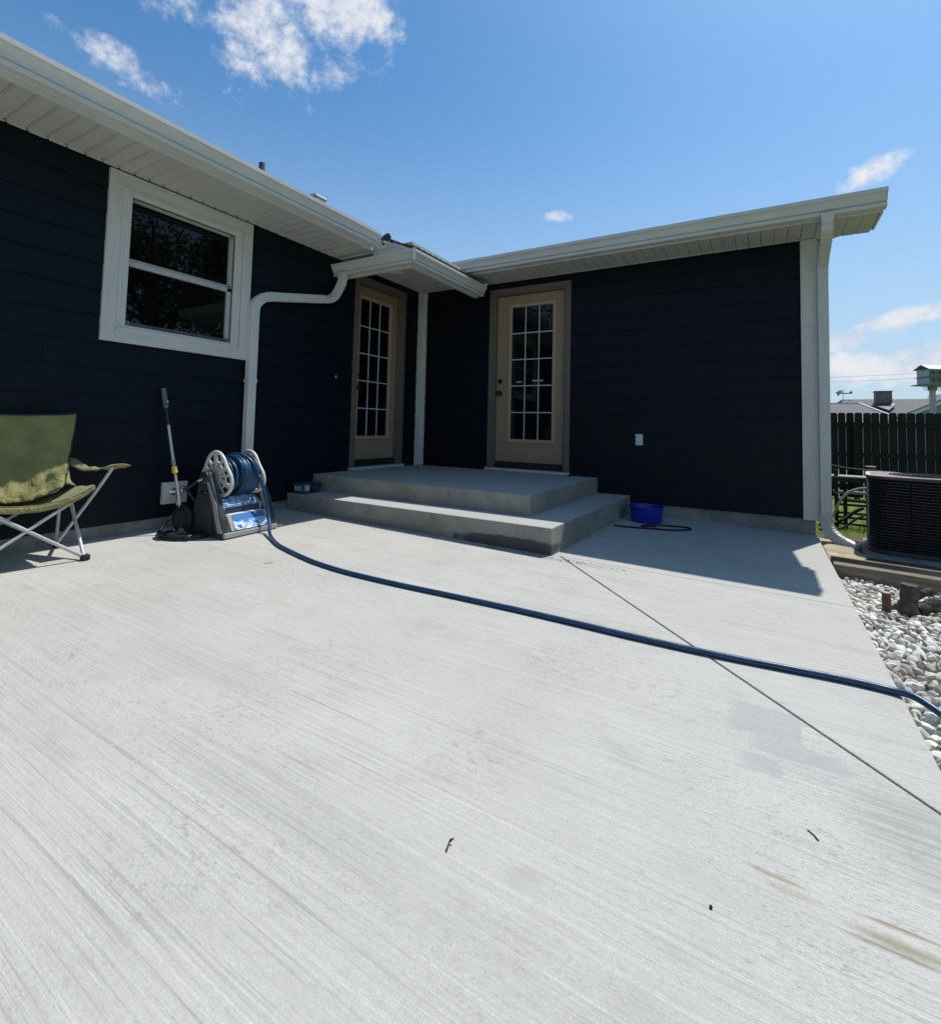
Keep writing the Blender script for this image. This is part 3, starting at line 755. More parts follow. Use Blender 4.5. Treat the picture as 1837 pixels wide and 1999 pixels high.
# doors ----------------------------------------------------------------
def door(axis, c0, c1, top, s0, s1, gl0, rec, knob_side):
    """built in local wall coords: t along wall, d outward, z"""
    def bx(bb, t0, t1, d0, d1, za, zb):
        if axis == 'B': bb.box(t0, t1, -d1, -d0, za, zb)
        else: bb.box(d0, d1, t0, t1, za, zb)
    zb = .4727; zt = top - .080
    fr = MB(); cw_ = .058
    bx(fr, c0, c0 + cw_, -.03, .028, .402, top); bx(fr, c1 - cw_, c1, -.03, .028, .402, top); bx(fr, c0 + cw_, c1 - cw_, -.03, .028, top - cw_, top)
    d = fr.build('door', casing_m, house, bevel=.003)
    jb = MB(); j = .022
    bx(jb, c0 + cw_ - .004, c0 + cw_ + j, -.11, .012, .402, top - cw_ + .004); bx(jb, c1 - cw_ - j, c1 - cw_ + .004, -.11, .012, .402, top - cw_ + .004); bx(jb, c0 + cw_ + j, c1 - cw_ - j, -.11, .012, top - cw_ - .018, top - cw_ + .004)
    jb.build('jamb', casing_m, d, bevel=.003)
    sb = MB(); gt0, gt1, g0, g1 = gl0, gl0 + .6032, .7034, 2.3682; fwid = .040
    fd = -rec
    bx(sb, s0, gt0 + .01, fd - .04, fd, zb, zt); bx(sb, gt1 - .01, s1, fd - .04, fd, zb, zt); bx(sb, gt0 + .01, gt1 - .01, fd - .04, fd, zb, g0 + .01); bx(sb, gt0 + .01, gt1 - .01, fd - .04, fd, g1 - .01, zt)
    sb.build('door_slab', taupe, d)
    fb = MB()
    bx(fb, gt0, gt0 + fwid, fd - .02, fd + .014, g0, g1); bx(fb, gt1 - fwid, gt1, fd - .02, fd + .014, g0, g1); bx(fb, gt0 + fwid, gt1 - fwid, fd - .02, fd + .014, g0, g0 + fwid); bx(fb, gt0 + fwid, gt1 - fwid, fd - .02, fd + .014, g1 - fwid, g1)
    fb.build('lite_frame', taupe_l, d, bevel=.007, seg=3)
    gx0, gx1, gz0_, gz1_ = gt0 + fwid, gt1 - fwid, g0 + fwid, g1 - fwid
    pw = (gx1 - gx0) / 3; ph = (gz1_ - gz0_) / 5; mw = .011
    for i in range(3):
        for jn in range(5):
            pb = MB(); bx(pb, gx0 + pw * i + .0005, gx0 + pw * (i + 1) - .0005, fd - .016, fd - .010, gz0_ + ph * jn + .0005, gz0_ + ph * (jn + 1) - .0005); pb.build('pane', glass, d)
    for i in (1, 2):
        mb_ = MB(); bx(mb_, gx0 + pw * i - mw / 2, gx0 + pw * i + mw / 2, fd - .012, fd - .003, gz0_, gz1_); mb_.build('muntin', muntin_m, d, bevel=.002)
    for jn in range(1, 5):
        for i in range(3):
            mb_ = MB(); bx(mb_, gx0 + pw * i + (mw / 2 if i else 0), gx0 + pw * (i + 1) - (mw / 2 if i < 2 else 0), fd - .012, fd - .0035, gz0_ + ph * jn - mw / 2, gz0_ + ph * jn + mw / 2); mb_.build('muntin', muntin_m, d)
    # threshold, dark gap, hardware
    tb = MB(); bx(tb, c0 - .012, c1 + .004, -.02, .068, .366, .398); tb.build('sill', sill_m, d, bevel=.004)
    tb = MB(); bx(tb, c0 + cw_ + .002, c1 - cw_ - .002, -.10, -.035, .398, .472); tb.build('sill_gap_shade', darkgap, d)  # dark strip stands in for the shaded recess under the door
    bk = MB(); bx(bk, c0 + .03, c1 - .03, -.135, -.112, .40, top - .03); bk.build('dark_backing', darkgap, d)
    hx = s0 + .062 if knob_side < 0 else s1 - .062
    for zz, kind in ((1.435, 'deadbolt'), (1.290, 'knob')):
        hb = MB(); ctr = (hx, rec * 1 - 0.0, zz) if axis == 'B' else (-rec, hx, zz); ax = (0, -1, 0) if axis == 'B' else (1, 0, 0)
        if kind == 'deadbolt': hb.lathe([(.030, 0), (.030, .012), (.024, .022), (.010, .024)], ctr, ax=ax, n=20)
        else: hb.lathe([(.032, 0), (.032, .010), (.012, .016), (.012, .035), (.026, .045), (.029, .058), (.022, .070), (.006, .074)], ctr, ax=ax, n=20)
        hb.build(kind, blackm, d, smooth=True, auto=40)
    return d
dB = door('B', DB[0], DB[1], DB[2], 1.104, 2.008, 1.2856 - .012, .050, -1)
dA = door('A', DA[0], DA[1], DA[2], -1.225, -.448, -1.163, .060, -1)
# narrow pale strips on the glass of the right door
b = MB(); b.box(1.375, 1.452, .056, .0595, 1.416, 1.434); b.box(1.585, 1.720, .056, .0595, 1.424, 1.446); b.build('pale_strip', mat('pale_strip', (.30, .33, .33), rough=.7), dB)

# ------------------------------------------------------------------ concrete steps
steps = thing('concrete_steps', 'two tier grey concrete steps filling the corner below the two doors', 'steps', (0, 0, 0))
def tier(name, pts, z1, z0, m, batter=.0):
    cx_ = sum(p[0] for p in pts) / len(pts)
    bb = MB(); n = len(pts)
    bb.add([(x, y, z1) for x, y in pts] + [(x, y + (batter if y < -1 else 0), z0) for x, y in pts],
           [tuple(range(n)), tuple(range(n, 2 * n))[::-1]] + [(i, (i + 1) % n, n + (i + 1) % n, n + i) for i in range(n)])
    return bb.build(name, m, steps, bevel=.009, seg=3)
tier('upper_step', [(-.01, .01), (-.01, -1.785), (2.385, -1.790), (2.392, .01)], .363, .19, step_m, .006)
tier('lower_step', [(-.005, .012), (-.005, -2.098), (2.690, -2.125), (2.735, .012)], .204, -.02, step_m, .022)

# ------------------------------------------------------------------ fixtures on the walls
t = thing('ceiling_light', 'small round frosted light in the white ceiling over the left door', 'light', (.29, -.925, SOF))
b = MB(); b.lathe([(.088, 0), (.088, -.012), (.078, -.020)], n=32); b.build('light_rim', white, t, smooth=True, auto=40)
b = MB(); b.lathe([(.077, -.0195), (.070, -.028), (.03, -.032)], n=32); b.build('light_lens', light_m, t, smooth=True, auto=60)
t = thing('wall_outlet', 'small pale outlet cover on the navy wall right of the door', 'outlet', (2.823, -.016, .785))
b = MB(); b.box(-.037, .037, -.014, .004, -.058, .058); b.build('cover_plate', outlet_m, t, bevel=.004)
b = MB(); b.box(-.026, .026, -.024, -.0145, -.044, .046); b.build('cover_lid', outlet_m, t, bevel=.004)
t = thing('doorbell', 'tiny doorbell button on the dark wall left of the corner door', 'doorbell', (.012, -1.545, 1.372))
b = MB(); b.box(0, .014, -.020, .020, -.030, .030); b.build('button_plate', blackm, t, bevel=.003)
b = MB(); b.lathe([(.010, .0), (.009, .005), (.003, .006)], (.014, 0, 0), ax=(1, 0, 0), n=14); b.build('button', sill_m, t, smooth=True)

t = thing('wall_faucet', 'chrome hose faucet on a square stone plate low on the left wall', 'faucet', (.016, -3.167, .318))
b = MB(); b.box(-.01, .022, -.093, .093, -.080, .082); b.build('mounting_plate', stonecast, t, bevel=.004)
b = MB(); b.lathe([(.026, .022), (.026, .030), (.014, .034), (.014, .085), (.018, .090)], (0, -.02, .01), ax=(1, 0, 0), n=16)
b.tube([(.075, -.02, .012), (.095, -.02, -.01), (.10, -.02, -.055)], [.014, .014, .013], n=12); b.build('spout', chrome, t, smooth=True, auto=40)
b = MB(); b.lathe([(.006, .0), (.006, .03), (.026, .032), (.026, .040), (.01, .043)], (.075, -.005, .020), ax=(.75, .5, .3), n=14)
for i in range(6):
    a = i * PI / 3; b.lathe([(.007, -.007), (.007, .007)], (.110 + .0 * i, .020 + math.cos(a) * .022, .033 + math.sin(a) * .022), ax=(1, 0, 0), n=8)
b.build('handle', chrome, t, smooth=True, auto=40)
b = MB(); b.lathe([(.017, 0), (.017, -.028), (.013, -.034)], (.10, -.02, -.052), n=14); b.build('coupling', brass, t, smooth=True, auto=40)

# ------------------------------------------------------------------ folding chair
ch = thing('folding_chair', 'olive green folding camp chair with grey tube frame against the left wall', 'chair', (.262, -4.185, G(.2, -4.1)), -.06)
# local: +x forward, +y towards the right of the picture
def tubes(name, m, runs, r=.0095, parent=ch):
    bb = MB()
    for q in runs: bb.tube(q, r, n=10)
    return bb.build(name, m, parent, smooth=True, auto=50)
for s in (-1, 1):
    tubes('back_post', steel, [[(-.215, .262 * s, .02), (-.200, .268 * s, .45), (-.178, .276 * s, .835)]], .009)
    tubes('leg', steel, [[(.215, .268 * s, .018), (-.190, .283 * s, .42)]], .0095)
    tubes('arm_support', steel, [[(-.212, .262 * s, .025), (.10, .345 * s, .37), (.155, .395 * s, .495), (.17, .405 * s, .528)]], .0095)
    tubes('leg', steel, [[(.212, .262 * s, .020), (.235, -.275 * s, .405)]], .0098 if s > 0 else .0090)
    tubes('leg', steel, [[(-.222, .262 * s, .022), (-.20, -.270 * s, .385)]], .008)
    for a, bb_ in ((.222, .272), (-.222, .272)):
        q = MB(); q.box(a - .024, a + .024, bb_ * s - .020, bb_ * s + .020, -.001, .030); q.build('foot_cap', darkgap, ch, bevel=.006)
def sheet(name, m, fn, nu=26, nv=22, th=.004, parent=ch):
    bb = MB(); vs = [fn(i / nu, j / nv) for j in range(nv + 1) for i in range(nu + 1)]
    fs = [(j * (nu + 1) + i, j * (nu + 1) + i + 1, (j + 1) * (nu + 1) + i + 1, (j + 1) * (nu + 1) + i) for j in range(nv) for i in range(nu)]
    bb.add(vs, fs); o = bb.build(name, m, parent, smooth=True)
    sm = o.modifiers.new('s', 'SOLIDIFY'); sm.thickness = th; sm.offset = 0
    return o
def wr(u, v, s=1., o=0.): return mnoise.noise(Vector((u * 5 * s, v * 6 * s, o))) * .013 + mnoise.noise(Vector((u * 13 * s, v * 9 * s, o + 4))) * .005
def seatf(u, v):                            # u across, v from front (0) to back (1)
    y = (u - .5) * .57 * (1 - .06 * v); sag = (1 - (2 * u - 1) ** 2)
    x = .262 - .44 * v - .03 * (1 - abs(2 * u - 1)) * (1 - v)
    z = .405 + .028 * abs(2 * u - 1) ** 3 * (1 - v) - sag * (.062 + .045 * math.sin(PI * min(1, v * .9))) - .02 * v + wr(u, v) * (.3 + v)
    return Vector((x, y, z))
sheet('seat', fabric, seatf)
def frontf(u, v):
    p = seatf(u, 0); return p + Vector((.004, 0, -.004 - v * .034 * (1 - .5 * abs(2 * u - 1) ** 4)))
sheet('seat_edge', fabric, frontf, nu=26, nv=3, th=.003)
def backf(u, v):                            # v up
    wd = .53 - .10 * (1 - v) ** 1.2 * 1.0 + .085 * v
    y = (u - .5) * wd; q = (1 - (2 * u - 1) ** 2)
    x = .005 - .175 * v ** .75 - q * (.012 + .022 * math.sin(PI * v))
    z = .335 + .515 * v - q * .018 * v + (.085 * (1 - q) * (1 - v) ** 2)
    return Vector((x + (wr(u * 1.5, v * .8, 1.2, 2.) * 2.6 + abs(wr(u * 2.2, v * .4, 1.3, 5.)) * 2.) * (1 - v) ** .8, y, z + wr(u, v, 1, 7) * .4))
sheet('backrest', fabric, backf, nu=34, nv=30)
tubes('back_piping', fabric_b, [[backf(i / 24, 1) + Vector((-.002, 0, .005)) for i in range(25)]], .007)
for s in (0, 1): tubes('back_piping', fabric_b, [[backf(s, i / 16) + Vector((-.006, .004 * (2 * s - 1), 0)) for i in range(17)]], .0075)
for s in (-1, 1):
    def armf(u, v, s=s):                    # u front->back, v inner->outer
        x = .205 - .37 * u; yc = s * (.432 - .155 * u ** 1.1); wd = .085 - .035 * u
        z = .535 + .005 * math.sin(u * 6) - .035 * math.sin(PI * min(1, u * 1.05)) + .07 * max(0, u - .6) + .012 * math.cos(PI * (v - .5)) + wr(u, v, 1, 9 + s)
        return Vector((x, yc + s * (v - .5) * wd * 1.3, z))
    sheet('armrest', fabric, armf, nu=18, nv=6, th=.006)
    tubes('arm_piping', fabric_b, [[armf(i / 14, 1) + Vector((0, 0, -.004)) for i in range(15)]], .004)
    def sidef(u, v, s=s):                   # side gusset between seat and back
        a = seatf(1 if s > 0 else 0, .55 + .4 * v); b_ = backf(1 if s > 0 else 0, .02 + .30 * v)
        return a.lerp(b_, u) + Vector((0, s * .012 * math.sin(PI * u), 0))
    sheet('side_gusset', fabric, sidef, nu=8, nv=6)

# ------------------------------------------------------------------ hose reel
RC = Vector((.425, -2.955, G(.42, -2.95)))
U = Vector((-.09, .995, 0)).normalized(); V = Vector((.995, .09, 0)).normalized()
reel = thing('hose_reel', 'grey garden hose reel cart with bone white side wheels on the patio', 'hose reel', RC, math.atan2(-V.x * 0 + V.y, V.x))
# local: +x = front (V), +y = towards the right (U)
HZ = .418
for s in (-1, 1):
    fy = s * .145
    ring = []; n_ = 48
    for i in range(n_):
        a = 2 * PI * i / n_; r_ = .157 * (1 + .15 * math.cos(3 * (a - PI / 2) - .25)); ring.append(Vector((math.cos(a) * r_, fy, HZ + math.sin(a) * r_)))
    bb = MB(); bb.tube(ring + [ring[0]], .0135, n=10, cap=False); fl = bb.build('flange', reel_w, reel, smooth=True)
    bb = MB(); inner = [Vector((p.x * .62, fy, HZ + (p.z - HZ) * .62)) for p in ring]
    bb.tube(inner + [inner[0]], .007, n=6, cap=False)
    bb.lathe([(.055, -.008), (.055, .008)], (0, fy, HZ), ax=(0, 1, 0), n=20)
    for i in range(12):
        a = 2 * PI * i / 12 + .1; r_ = .154 * (1 + .15 * math.cos(3 * (a - PI / 2) - .25))
        bb.bar((math.cos(a) * .05, fy, HZ + math.sin(a) * .05), (math.cos(a) * r_, fy, HZ + math.sin(a) * r_), .034 if i % 2 else .020, .008, upv=(0, 1, 0))
    bb.build('flange_spokes', reel_w, fl)
    # side panel (A shape)
    py = s * .215
    bb = MB(); pl = [(-.17, 0), (-.135, 0), (-.075, .20), (-.045, .33), (.035, .33), (.075, .20), (.135, 0), (.232, 0), (.195, .13), (.118, .30), (.058, .41), (.040, .455), (.0, .468), (-.040, .455), (-.052, .41), (-.085, .25)]
    bb.prism([(x, py - .024, z) for x, z in pl], (0, .048, 0)); sp_ = bb.build('side_panel', reel_d, reel, bevel=.008, seg=2)
    bb = MB(); bb.prism([(.030, py - .030, .39), (.048, py - .030, .395), (.140, py - .030, .24), (.215, py - .030, .04), (.165, py - .030, .04), (.105, py - .030, .22)], (0, .060, 0)); bb.build('panel_rib', reel_g, sp_, bevel=.005)
    bb = MB(); bb.prism([(-.075, py - .026, .02), (-.14, py - .026, .02), (-.06, py - .026, .30), (.06, py - .026, .30), (.12, py - .026, .02)], (0, .030, 0)); bb.build('panel_web', reel_d, sp_)
    bb = MB(); bb.lathe([(.036, -.036), (.045, -.030), (.045, .030), (.036, .036)], (0, py, HZ), ax=(0, 1, 0), n=20); bb.build('hub_cap', reel_d, sp_, smooth=True, auto=40)
bb = MB(); bb.lathe([(.075, -.142), (.075, .142)], (0, 0, HZ), ax=(0, 1, 0), n=24); bb.build('drum', reel_d, reel, smooth=True, auto=40)
bb = MB(); bb.box(.150, .238, -.238, .238, .004, .040); bb.build('base_bar', reel_g, reel, bevel=.006)
bb = MB(); bb.box(-.175, -.130, -.238, .238, .004, .035); bb.build('base_bar', reel_d, reel, bevel=.006)
bb = MB(); bb.bar((.20, .235, .012), (.20, .315, .012), .018, .012); bb.build('foot_rod', reel_g, reel)
# tray with printed label: stepped profile between the panels
bb = MB(); tp = [(.03, .262), (.120, .205), (.120, .150), (.165, .150), (.190, .110), (.225, .045), (.10, .045), (.0, .22)]
bb.prism([(x, -.170, z) for x, z in tp], (0, .350, 0)); tray = bb.build('tray', reel_g, reel, bevel=.003)
bb = MB(); bb.prism([(.035, -.150, .2625), (.117, -.150, .2105), (.119, -.150, .2125), (.037, -.150, .2645)], (0, .300, 0)); bb.build('label', print_m, tray)
bb = MB(); bb.box(.1205, .1235, -.150, .150, .155, .200); bb.build('label', mat('dark_recess', (.012, .03, .10), rough=.4), tray)  # shade of the tray recess put into a dark strip
bb = MB(); bb.prism([(.1925, -.140, .108), (.226, -.140, .047), (.229, -.140, .049), (.1955, -.140, .110)], (0, .290, 0)); bb.build('label', print_m, tray)
bb = MB(); bb.box(.122, .163, -.145, .150, .1505, .1535); bb.build('label', mat('white_print', (.72, .72, .70), rough=.5), tray)
bb = MB(); bb.prism([(.1655, -.135, .1485), (.1905, -.135, .1085), (.1925, -.135, .1105), (.1675, -.135, .1505)], (0, .280, 0)); bb.build('label', mat('mid_blue_print', (.03, .16, .45), rough=.4), tray)
# wheel at the rear left, crank side inlet
bb = MB(); bb.lathe([(.02, -.018), (.090, -.018), (.105, -.010), (.108, 0), (.105, .010), (.090, .018), (.02, .018)], (-.185, -.262, .108), ax=(0, 1, 0), n=28); wh = bb.build('wheel', darkgap, reel, smooth=True, auto=35)
bb = MB(); bb.lathe([(.060, -.022), (.060, .022)], (-.185, -.262, .108), ax=(0, 1, 0), n=20); bb.build('rim', reel_d, wh)
bb = MB(); bb.tube([(0, -.24, HZ - .01), (-.0, -.262, HZ - .012), (-.01, -.285, HZ - .020)], [.011, .010, .009], n=12); bb.build('inlet', brass, reel, smooth=True)

# garden hose: wound on the drum, then out across the patio
RM = Matrix.Rotation(math.atan2(V.y, V.x), 4, 'Z'); RM.translation = RC
hr = .0120
pts = []; rr = random.Random(21)
layers = [(.085, 11, 1), (.106, 10, -1), (.126, 10, 1), (.142, 8, -1)]
yy = -.128
for li, (rad, turns, sg) in enumerate(layers):
    ya = -.126 if sg > 0 else .126; yb = -ya
    if li == 3: yb = -.02; 
    N_ = int(turns * 20)
    jt = [rr.uniform(-.006, .006) for _ in range(turns + 2)]
    for i in range(N_):
        t_ = i / N_; a = -2 * PI * turns * t_; kk = t_ * turns; j0 = jt[int(kk)]; j1 = jt[int(kk) + 1]; fr_ = kk - int(kk)
        pts.append(Vector((math.cos(a) * (rad + (j0 * (1 - fr_) + j1 * fr_)), ya + (yb - ya) * t_ + .012 * math.sin(a * .5 + li), HZ + math.sin(a) * (rad + (j0 * (1 - fr_) + j1 * fr_)))))
# last visible wrap crosses over and leaves at the front right
for i in range(26):
    t_ = i / 25; a = PI * 1.0 - t_ * PI * 1.0 - .02
    pts.append(Vector((math.cos(a) * .160, -.02 + .120 * t_ ** 1.3, HZ + math.sin(a) * .160)))
tail_local = [(.180, .112, .38), (.205, .118, .30), (.238, .122, .20), (.268, .112, .12), (.31, .09, .065)]
pts += [Vector(p) for p in tail_local]
W_ = [RM @ p for p in pts]
ground = [(.815, -2.90), (.93, -2.965), (1.095, -3.045), (1.232, -3.090), (1.452, -3.150), (1.627, -3.187), (1.863, -3.212), (2.087, -3.212), (2.295, -3.203), (2.508, -3.187), (2.711, -3.173), (2.90, -3.162), (3.09, -3.155), (3.267, -3.151), (3.431, -3.149), (3.582, -3.142), (3.722, -3.132), (3.855, -3.118), (3.98, -3.101), (4.099, -3.085), (4.203, -3.075), (4.30, -3.077)]
gp_ = [Vector((x, y - .006, G(x, y) + hr + .001 + (.018 if i == 0 else .003 if i == 1 else 0))) for i, (x, y) in enumerate(ground)]
gp_ += [Vector((4.36, -3.105, .012)), Vector((4.44, -3.17, -.012)), Vector((4.56, -3.27, -.022)), Vector((4.75, -3.36, -.025)), Vector((5.1, -3.4, -.025)), Vector((5.7, -3.2, -.03))]
tail = smoothpts([W_[-1]] + gp_, 7)
b = MB(); b.tube(W_[:-5] + smoothpts(W_[-6:], 5)[1:-1] + tail, hr, n=10)
tag(b.build('garden_hose', hose_m, smooth=True), 'long dark blue garden hose wound on the reel and snaking across the patio', 'hose')

# black supply hose: faucet to coil on the ground to the reel inlet
fz = G(.3, -3.3)
cp = [Vector((.118, -3.187, .245)), Vector((.135, -3.20, .205)), Vector((.15, -3.27, .14)), Vector((.19, -3.36, .06))]
for i in range(30):
    a = PI * 1.28 + i / 30 * 2 * PI * 1.35
    cp.append(Vector((.345 + math.cos(a) * .175, -3.255 + math.sin(a) * .150, fz + .011 + (.018 if i > 21 else 0))))
inl = RM @ Vector((-.01, -.286, HZ - .022))
cp += [Vector((.40, -3.11, .10)), Vector((.34, -3.14, .22)), Vector((.29, -3.22, .36)), Vector((.36, -3.262, .385)), inl]
b = MB(); b.tube(smoothpts(cp, 5), .0098, n=10)
tag(b.build('supply_hose', bhose, smooth=True), 'short black hose looping on the ground from wall faucet to reel', 'hose')

# ------------------------------------------------------------------ telescopic brush leaning on the wall
P0 = Vector((.285, -3.232, G(.28, -3.2) + .012)); P1 = Vector((.040, -3.300, 1.108))
tb = thing('scrub_brush', 'long telescopic pole brush with yellow collar leaning on the navy wall', 'brush', P0)
dv = P1 - P0
def seg(a, c, r, m, name, n=12, r2=None):
    bb = MB(); bb.tube([dv * a, dv * c], [r, r2 or r], n=n); return bb.build(name, m, tb, smooth=True, auto=40)
seg(.13, .50, .0095, alum, 'pole'); seg(.48, .78, .0115, alum, 'pole'); seg(.74, .865, .0135, blackm, 'foam_grip'); seg(.86, 1.0, .0175, slate, 'grip', r2=.0185)
seg(.405, .450, .0185, yellow, 'collar', n=16); seg(.46, .50, .0135, reel_g, 'collar'); seg(.03, .15, .019, slate, 'brush_neck', r2=.011)
b = MB(); b.lathe([(.012, .006), (.016, .006), (.016, -.006), (.012, -.006)], dv * .905 + Vector((.016, 0, 0)), ax=(0, 1, .2), n=12, cap=False); b.build('hanging_ring', chrome, tb)
b = MB(); rr = random.Random(2)
for i in range(160):
    a = rr.uniform(0, 2 * PI); q = rr.random() ** .5; e = Vector((math.cos(a) * .042 * q + .005, math.sin(a) * .048 * q, rr.uniform(-.008, .004)))
    b.tube([dv * .035 + Vector((math.cos(a) * .016 * q, math.sin(a) * .016 * q, 0)), dv * .012 + e * .8 + Vector((0, 0, .012)), e], [.0026, .0022, .0012], n=4)
b.lathe([(.018, .045), (.030, .028), (.036, .012), (.030, .002)], (.003, 0, -.002), n=14)
b.build('bristles', bristle, tb)

# ------------------------------------------------------------------ bins on the lower step
def bin_(x, y, w, d, h, rz, label, stand='storage_tub', m=bin_b, lab=False, z=.204):
    t = thing(stand, label, 'container', (x, y, z), rz, 'tubs on the lower step')
    bb = MB(); a = .9
    bb.add([(-w / 2 * a, -d / 2 * a, 0), (w / 2 * a, -d / 2 * a, 0), (w / 2 * a, d / 2 * a, 0), (-w / 2 * a, d / 2 * a, 0), (-w / 2, -d / 2, h), (w / 2, -d / 2, h), (w / 2, d / 2, h), (-w / 2, d / 2, h)],
           [(3, 2, 1, 0), (4, 5, 6, 7), (0, 1, 5, 4), (1, 2, 6, 5), (2, 3, 7, 6), (3, 0, 4, 7)]); bb.build('tub_body', m, t, bevel=.006)
    bb = MB(); bb.box(-w / 2 - .006, w / 2 + .006, -d / 2 - .006, d / 2 + .006, h + .001, h + .014); bb.build('lid', m, t, bevel=.004)
    if lab:
        bb = MB(); bb.box(w / 2 + .001, w / 2 + .003, -d / 2 + .012, d / 2 - .02, .03, h - .004); bb.build('label', bin_l, t)
        bb = MB(); bb.box(-w / 2 + .02, w / 2 - .03, -d / 2 - .003, -d / 2 - .001, .03, h - .01); bb.build('label', bin_l, t)
bin_(.135, -2.03, .15, .085, .086, 0, 'small tub with pale label at the left end of the lower step', lab=True)
bin_(.115, -1.905, .17, .11, .080, .05, 'dark tub between the labelled tub and the upper step', m=mat('dark_tub', (.03, .04, .045), rough=.4))

# ------------------------------------------------------------------ blue tub and cord
t = thing('blue_tub', 'round blue plastic tub on the patio beside the steps', 'tub', (2.965, -.36, G(2.96, -.36)))
b = MB(); b.lathe([(.135, 0), (.142, .03), (.150, .135), (.158, .140), (.158, .150), (.148, .150), (.140, .135), (.132, .012), (.02, .010)], n=36, cap=False); b.lathe([(.135, .0005), (.135, .009)], n=36); b.build('tub_body', blue_p, t, smooth=True, auto=35)
b = MB(); b.lathe([(.158, .138), (.164, .144), (.158, .151)], n=36, cap=False); b.build('rim', blue_p, t, smooth=True)
cpt = [(2.77, -.80), (2.86, -.79), (2.97, -.76), (3.08, -.72), (3.20, -.68), (3.31, -.61), (3.37, -.52), (3.34, -.455), (3.22, -.47), (3.10, -.53), (3.00, -.60), (2.98, -.65), (3.03, -.69), (3.10, -.66)]
b = MB(); b.tube(smoothpts([(x, y, G(x, y) + .009 + (.009 if i > 11 else 0)) for i, (x, y) in enumerate(cpt)], 6), .0075, n=8)
tag(b.build('black_cord', darkgap, smooth=True), 'thin black cord loop lying in front of the blue tub', 'cord')

# ------------------------------------------------------------------ gravel bed
bed = thing('gravel_bed', None, None, (0, 0, 0), kind='structure')
b = MB(); b.add([(4.33, -9, -.125), (7.5, -9, -.125), (7.5, -.9, -.145), (4.33, -.9, -.145)], [(0, 1, 2, 3)]); b.build('soil_base', soil, bed)
def ico(seed, sub):
    bm = bmesh.new(); bmesh.ops.create_icosphere(bm, subdivisions=sub, radius=1); rr = random.Random(seed)
    o = Vector((rr.uniform(0, 50), rr.uniform(0, 50), 0))
    cuts = [(Vector((rr.gauss(0, 1), rr.gauss(0, 1), rr.gauss(0, 1))).normalized(), rr.uniform(.42, .80)) for _ in range(10)]
    for v in bm.verts:
        for nrm, dd in cuts:
            k_ = v.co.dot(nrm) - dd
            if k_ > 0: v.co -= nrm * k_ * .97
        v.co *= 1 + .16 * mnoise.noise(v.co * 1.4 + o) + .05 * mnoise.noise(v.co * 4 + o)
    vs = [v.co.copy() for v in bm.verts]; fs = [[v.index for v in f.verts] for f in bm.faces]; bm.free(); return vs, fs
protos = []
for i in range(10):
    vs, fs = ico(100 + i, 2); bb = MB(); bb.add(vs, fs); me_o = bb.build('stone', stone_m, bed, smooth=True, auto=38); protos.append(me_o)
low = [ico(300 + i, 1) for i in range(8)]
rr = random.Random(9); count = 0
def stone_tf(x, y, zb):
    s_ = rr.uniform(.012, .026); sc = Vector((s_ * rr.uniform(1.0, 1.7), s_ * rr.uniform(.75, 1.1), s_ * rr.uniform(.6, .95)))
    zb -= .055 * max(0., min(1., (y + 1.75) / .6))
    return (x, y, zb + sc.z * .55), (rr.gauss(0, .6), rr.gauss(0, .6), rr.uniform(0, 2 * PI)), sc
placed = []
spots = []
for i in range(30000):
    x = 4.342 + rr.random() * .62; y = -3.95 + rr.random() * 2.95
    spots.append((x, y))
def visible(x, y): return x < 4.335 + (y + 3.95) * .21 + .03
n_in = 0
cells = {}
def free(x, y, r_):
    k_ = (int(x / .05), int(y / .05))
    for a in (-1, 0, 1):
        for c_ in (-1, 0, 1):
            for q in cells.get((k_[0] + a, k_[1] + c_), ()):
                if (q[0] - x) ** 2 + (q[1] - y) ** 2 < (r_ * .82) ** 2: return False
    cells.setdefault(k_, []).append((x, y)); return True
cand = [(x, y) for x, y in spots if visible(x, y) and free(x, y, .032)]
cand.sort(key=lambda p: (p[0] - CAM.x) ** 2 + (p[1] - CAM.y) ** 2)
for i, (x, y) in enumerate(cand[:298]):
    loc, rot, sc = stone_tf(x, y, -.060 + rr.uniform(0, .012))
    if i < 10: o = protos[i]; o.location = loc; o.rotation_euler = rot; o.scale = sc
    else: inst(protos[i % 10], bed, loc, rot, sc)
b = MB()
def add_low(x, y, zb, k=1.):
    loc, rot, sc = stone_tf(x, y, zb); sc *= k
    from mathutils import Euler
    Mx = Matrix.LocRotScale(Vector(loc), Euler(rot), sc); vs, fs = low[rr.randrange(8)]
    b.add([Mx @ v for v in vs], fs)
for x, y in cand[298:]: add_low(x, y, -.060 + rr.uniform(0, .012))
for i in range(3200):                      # lower layer everywhere
    add_low(4.34 + rr.random() * .75, -4.1 + rr.random() * 3.15, -.082)
for i in range(1800):                      # rest of the bed, beyond the frame
    x = 4.5 + rr.random() * 1.6; y = -5.6 + rr.random() * 4.55
    if not visible(x, y): add_low(x, y, -.068, 1.15)
tag(b.build('gravel', stone_m, bed, smooth=True), 'pale river gravel beyond the patio edge', kind='stuff')
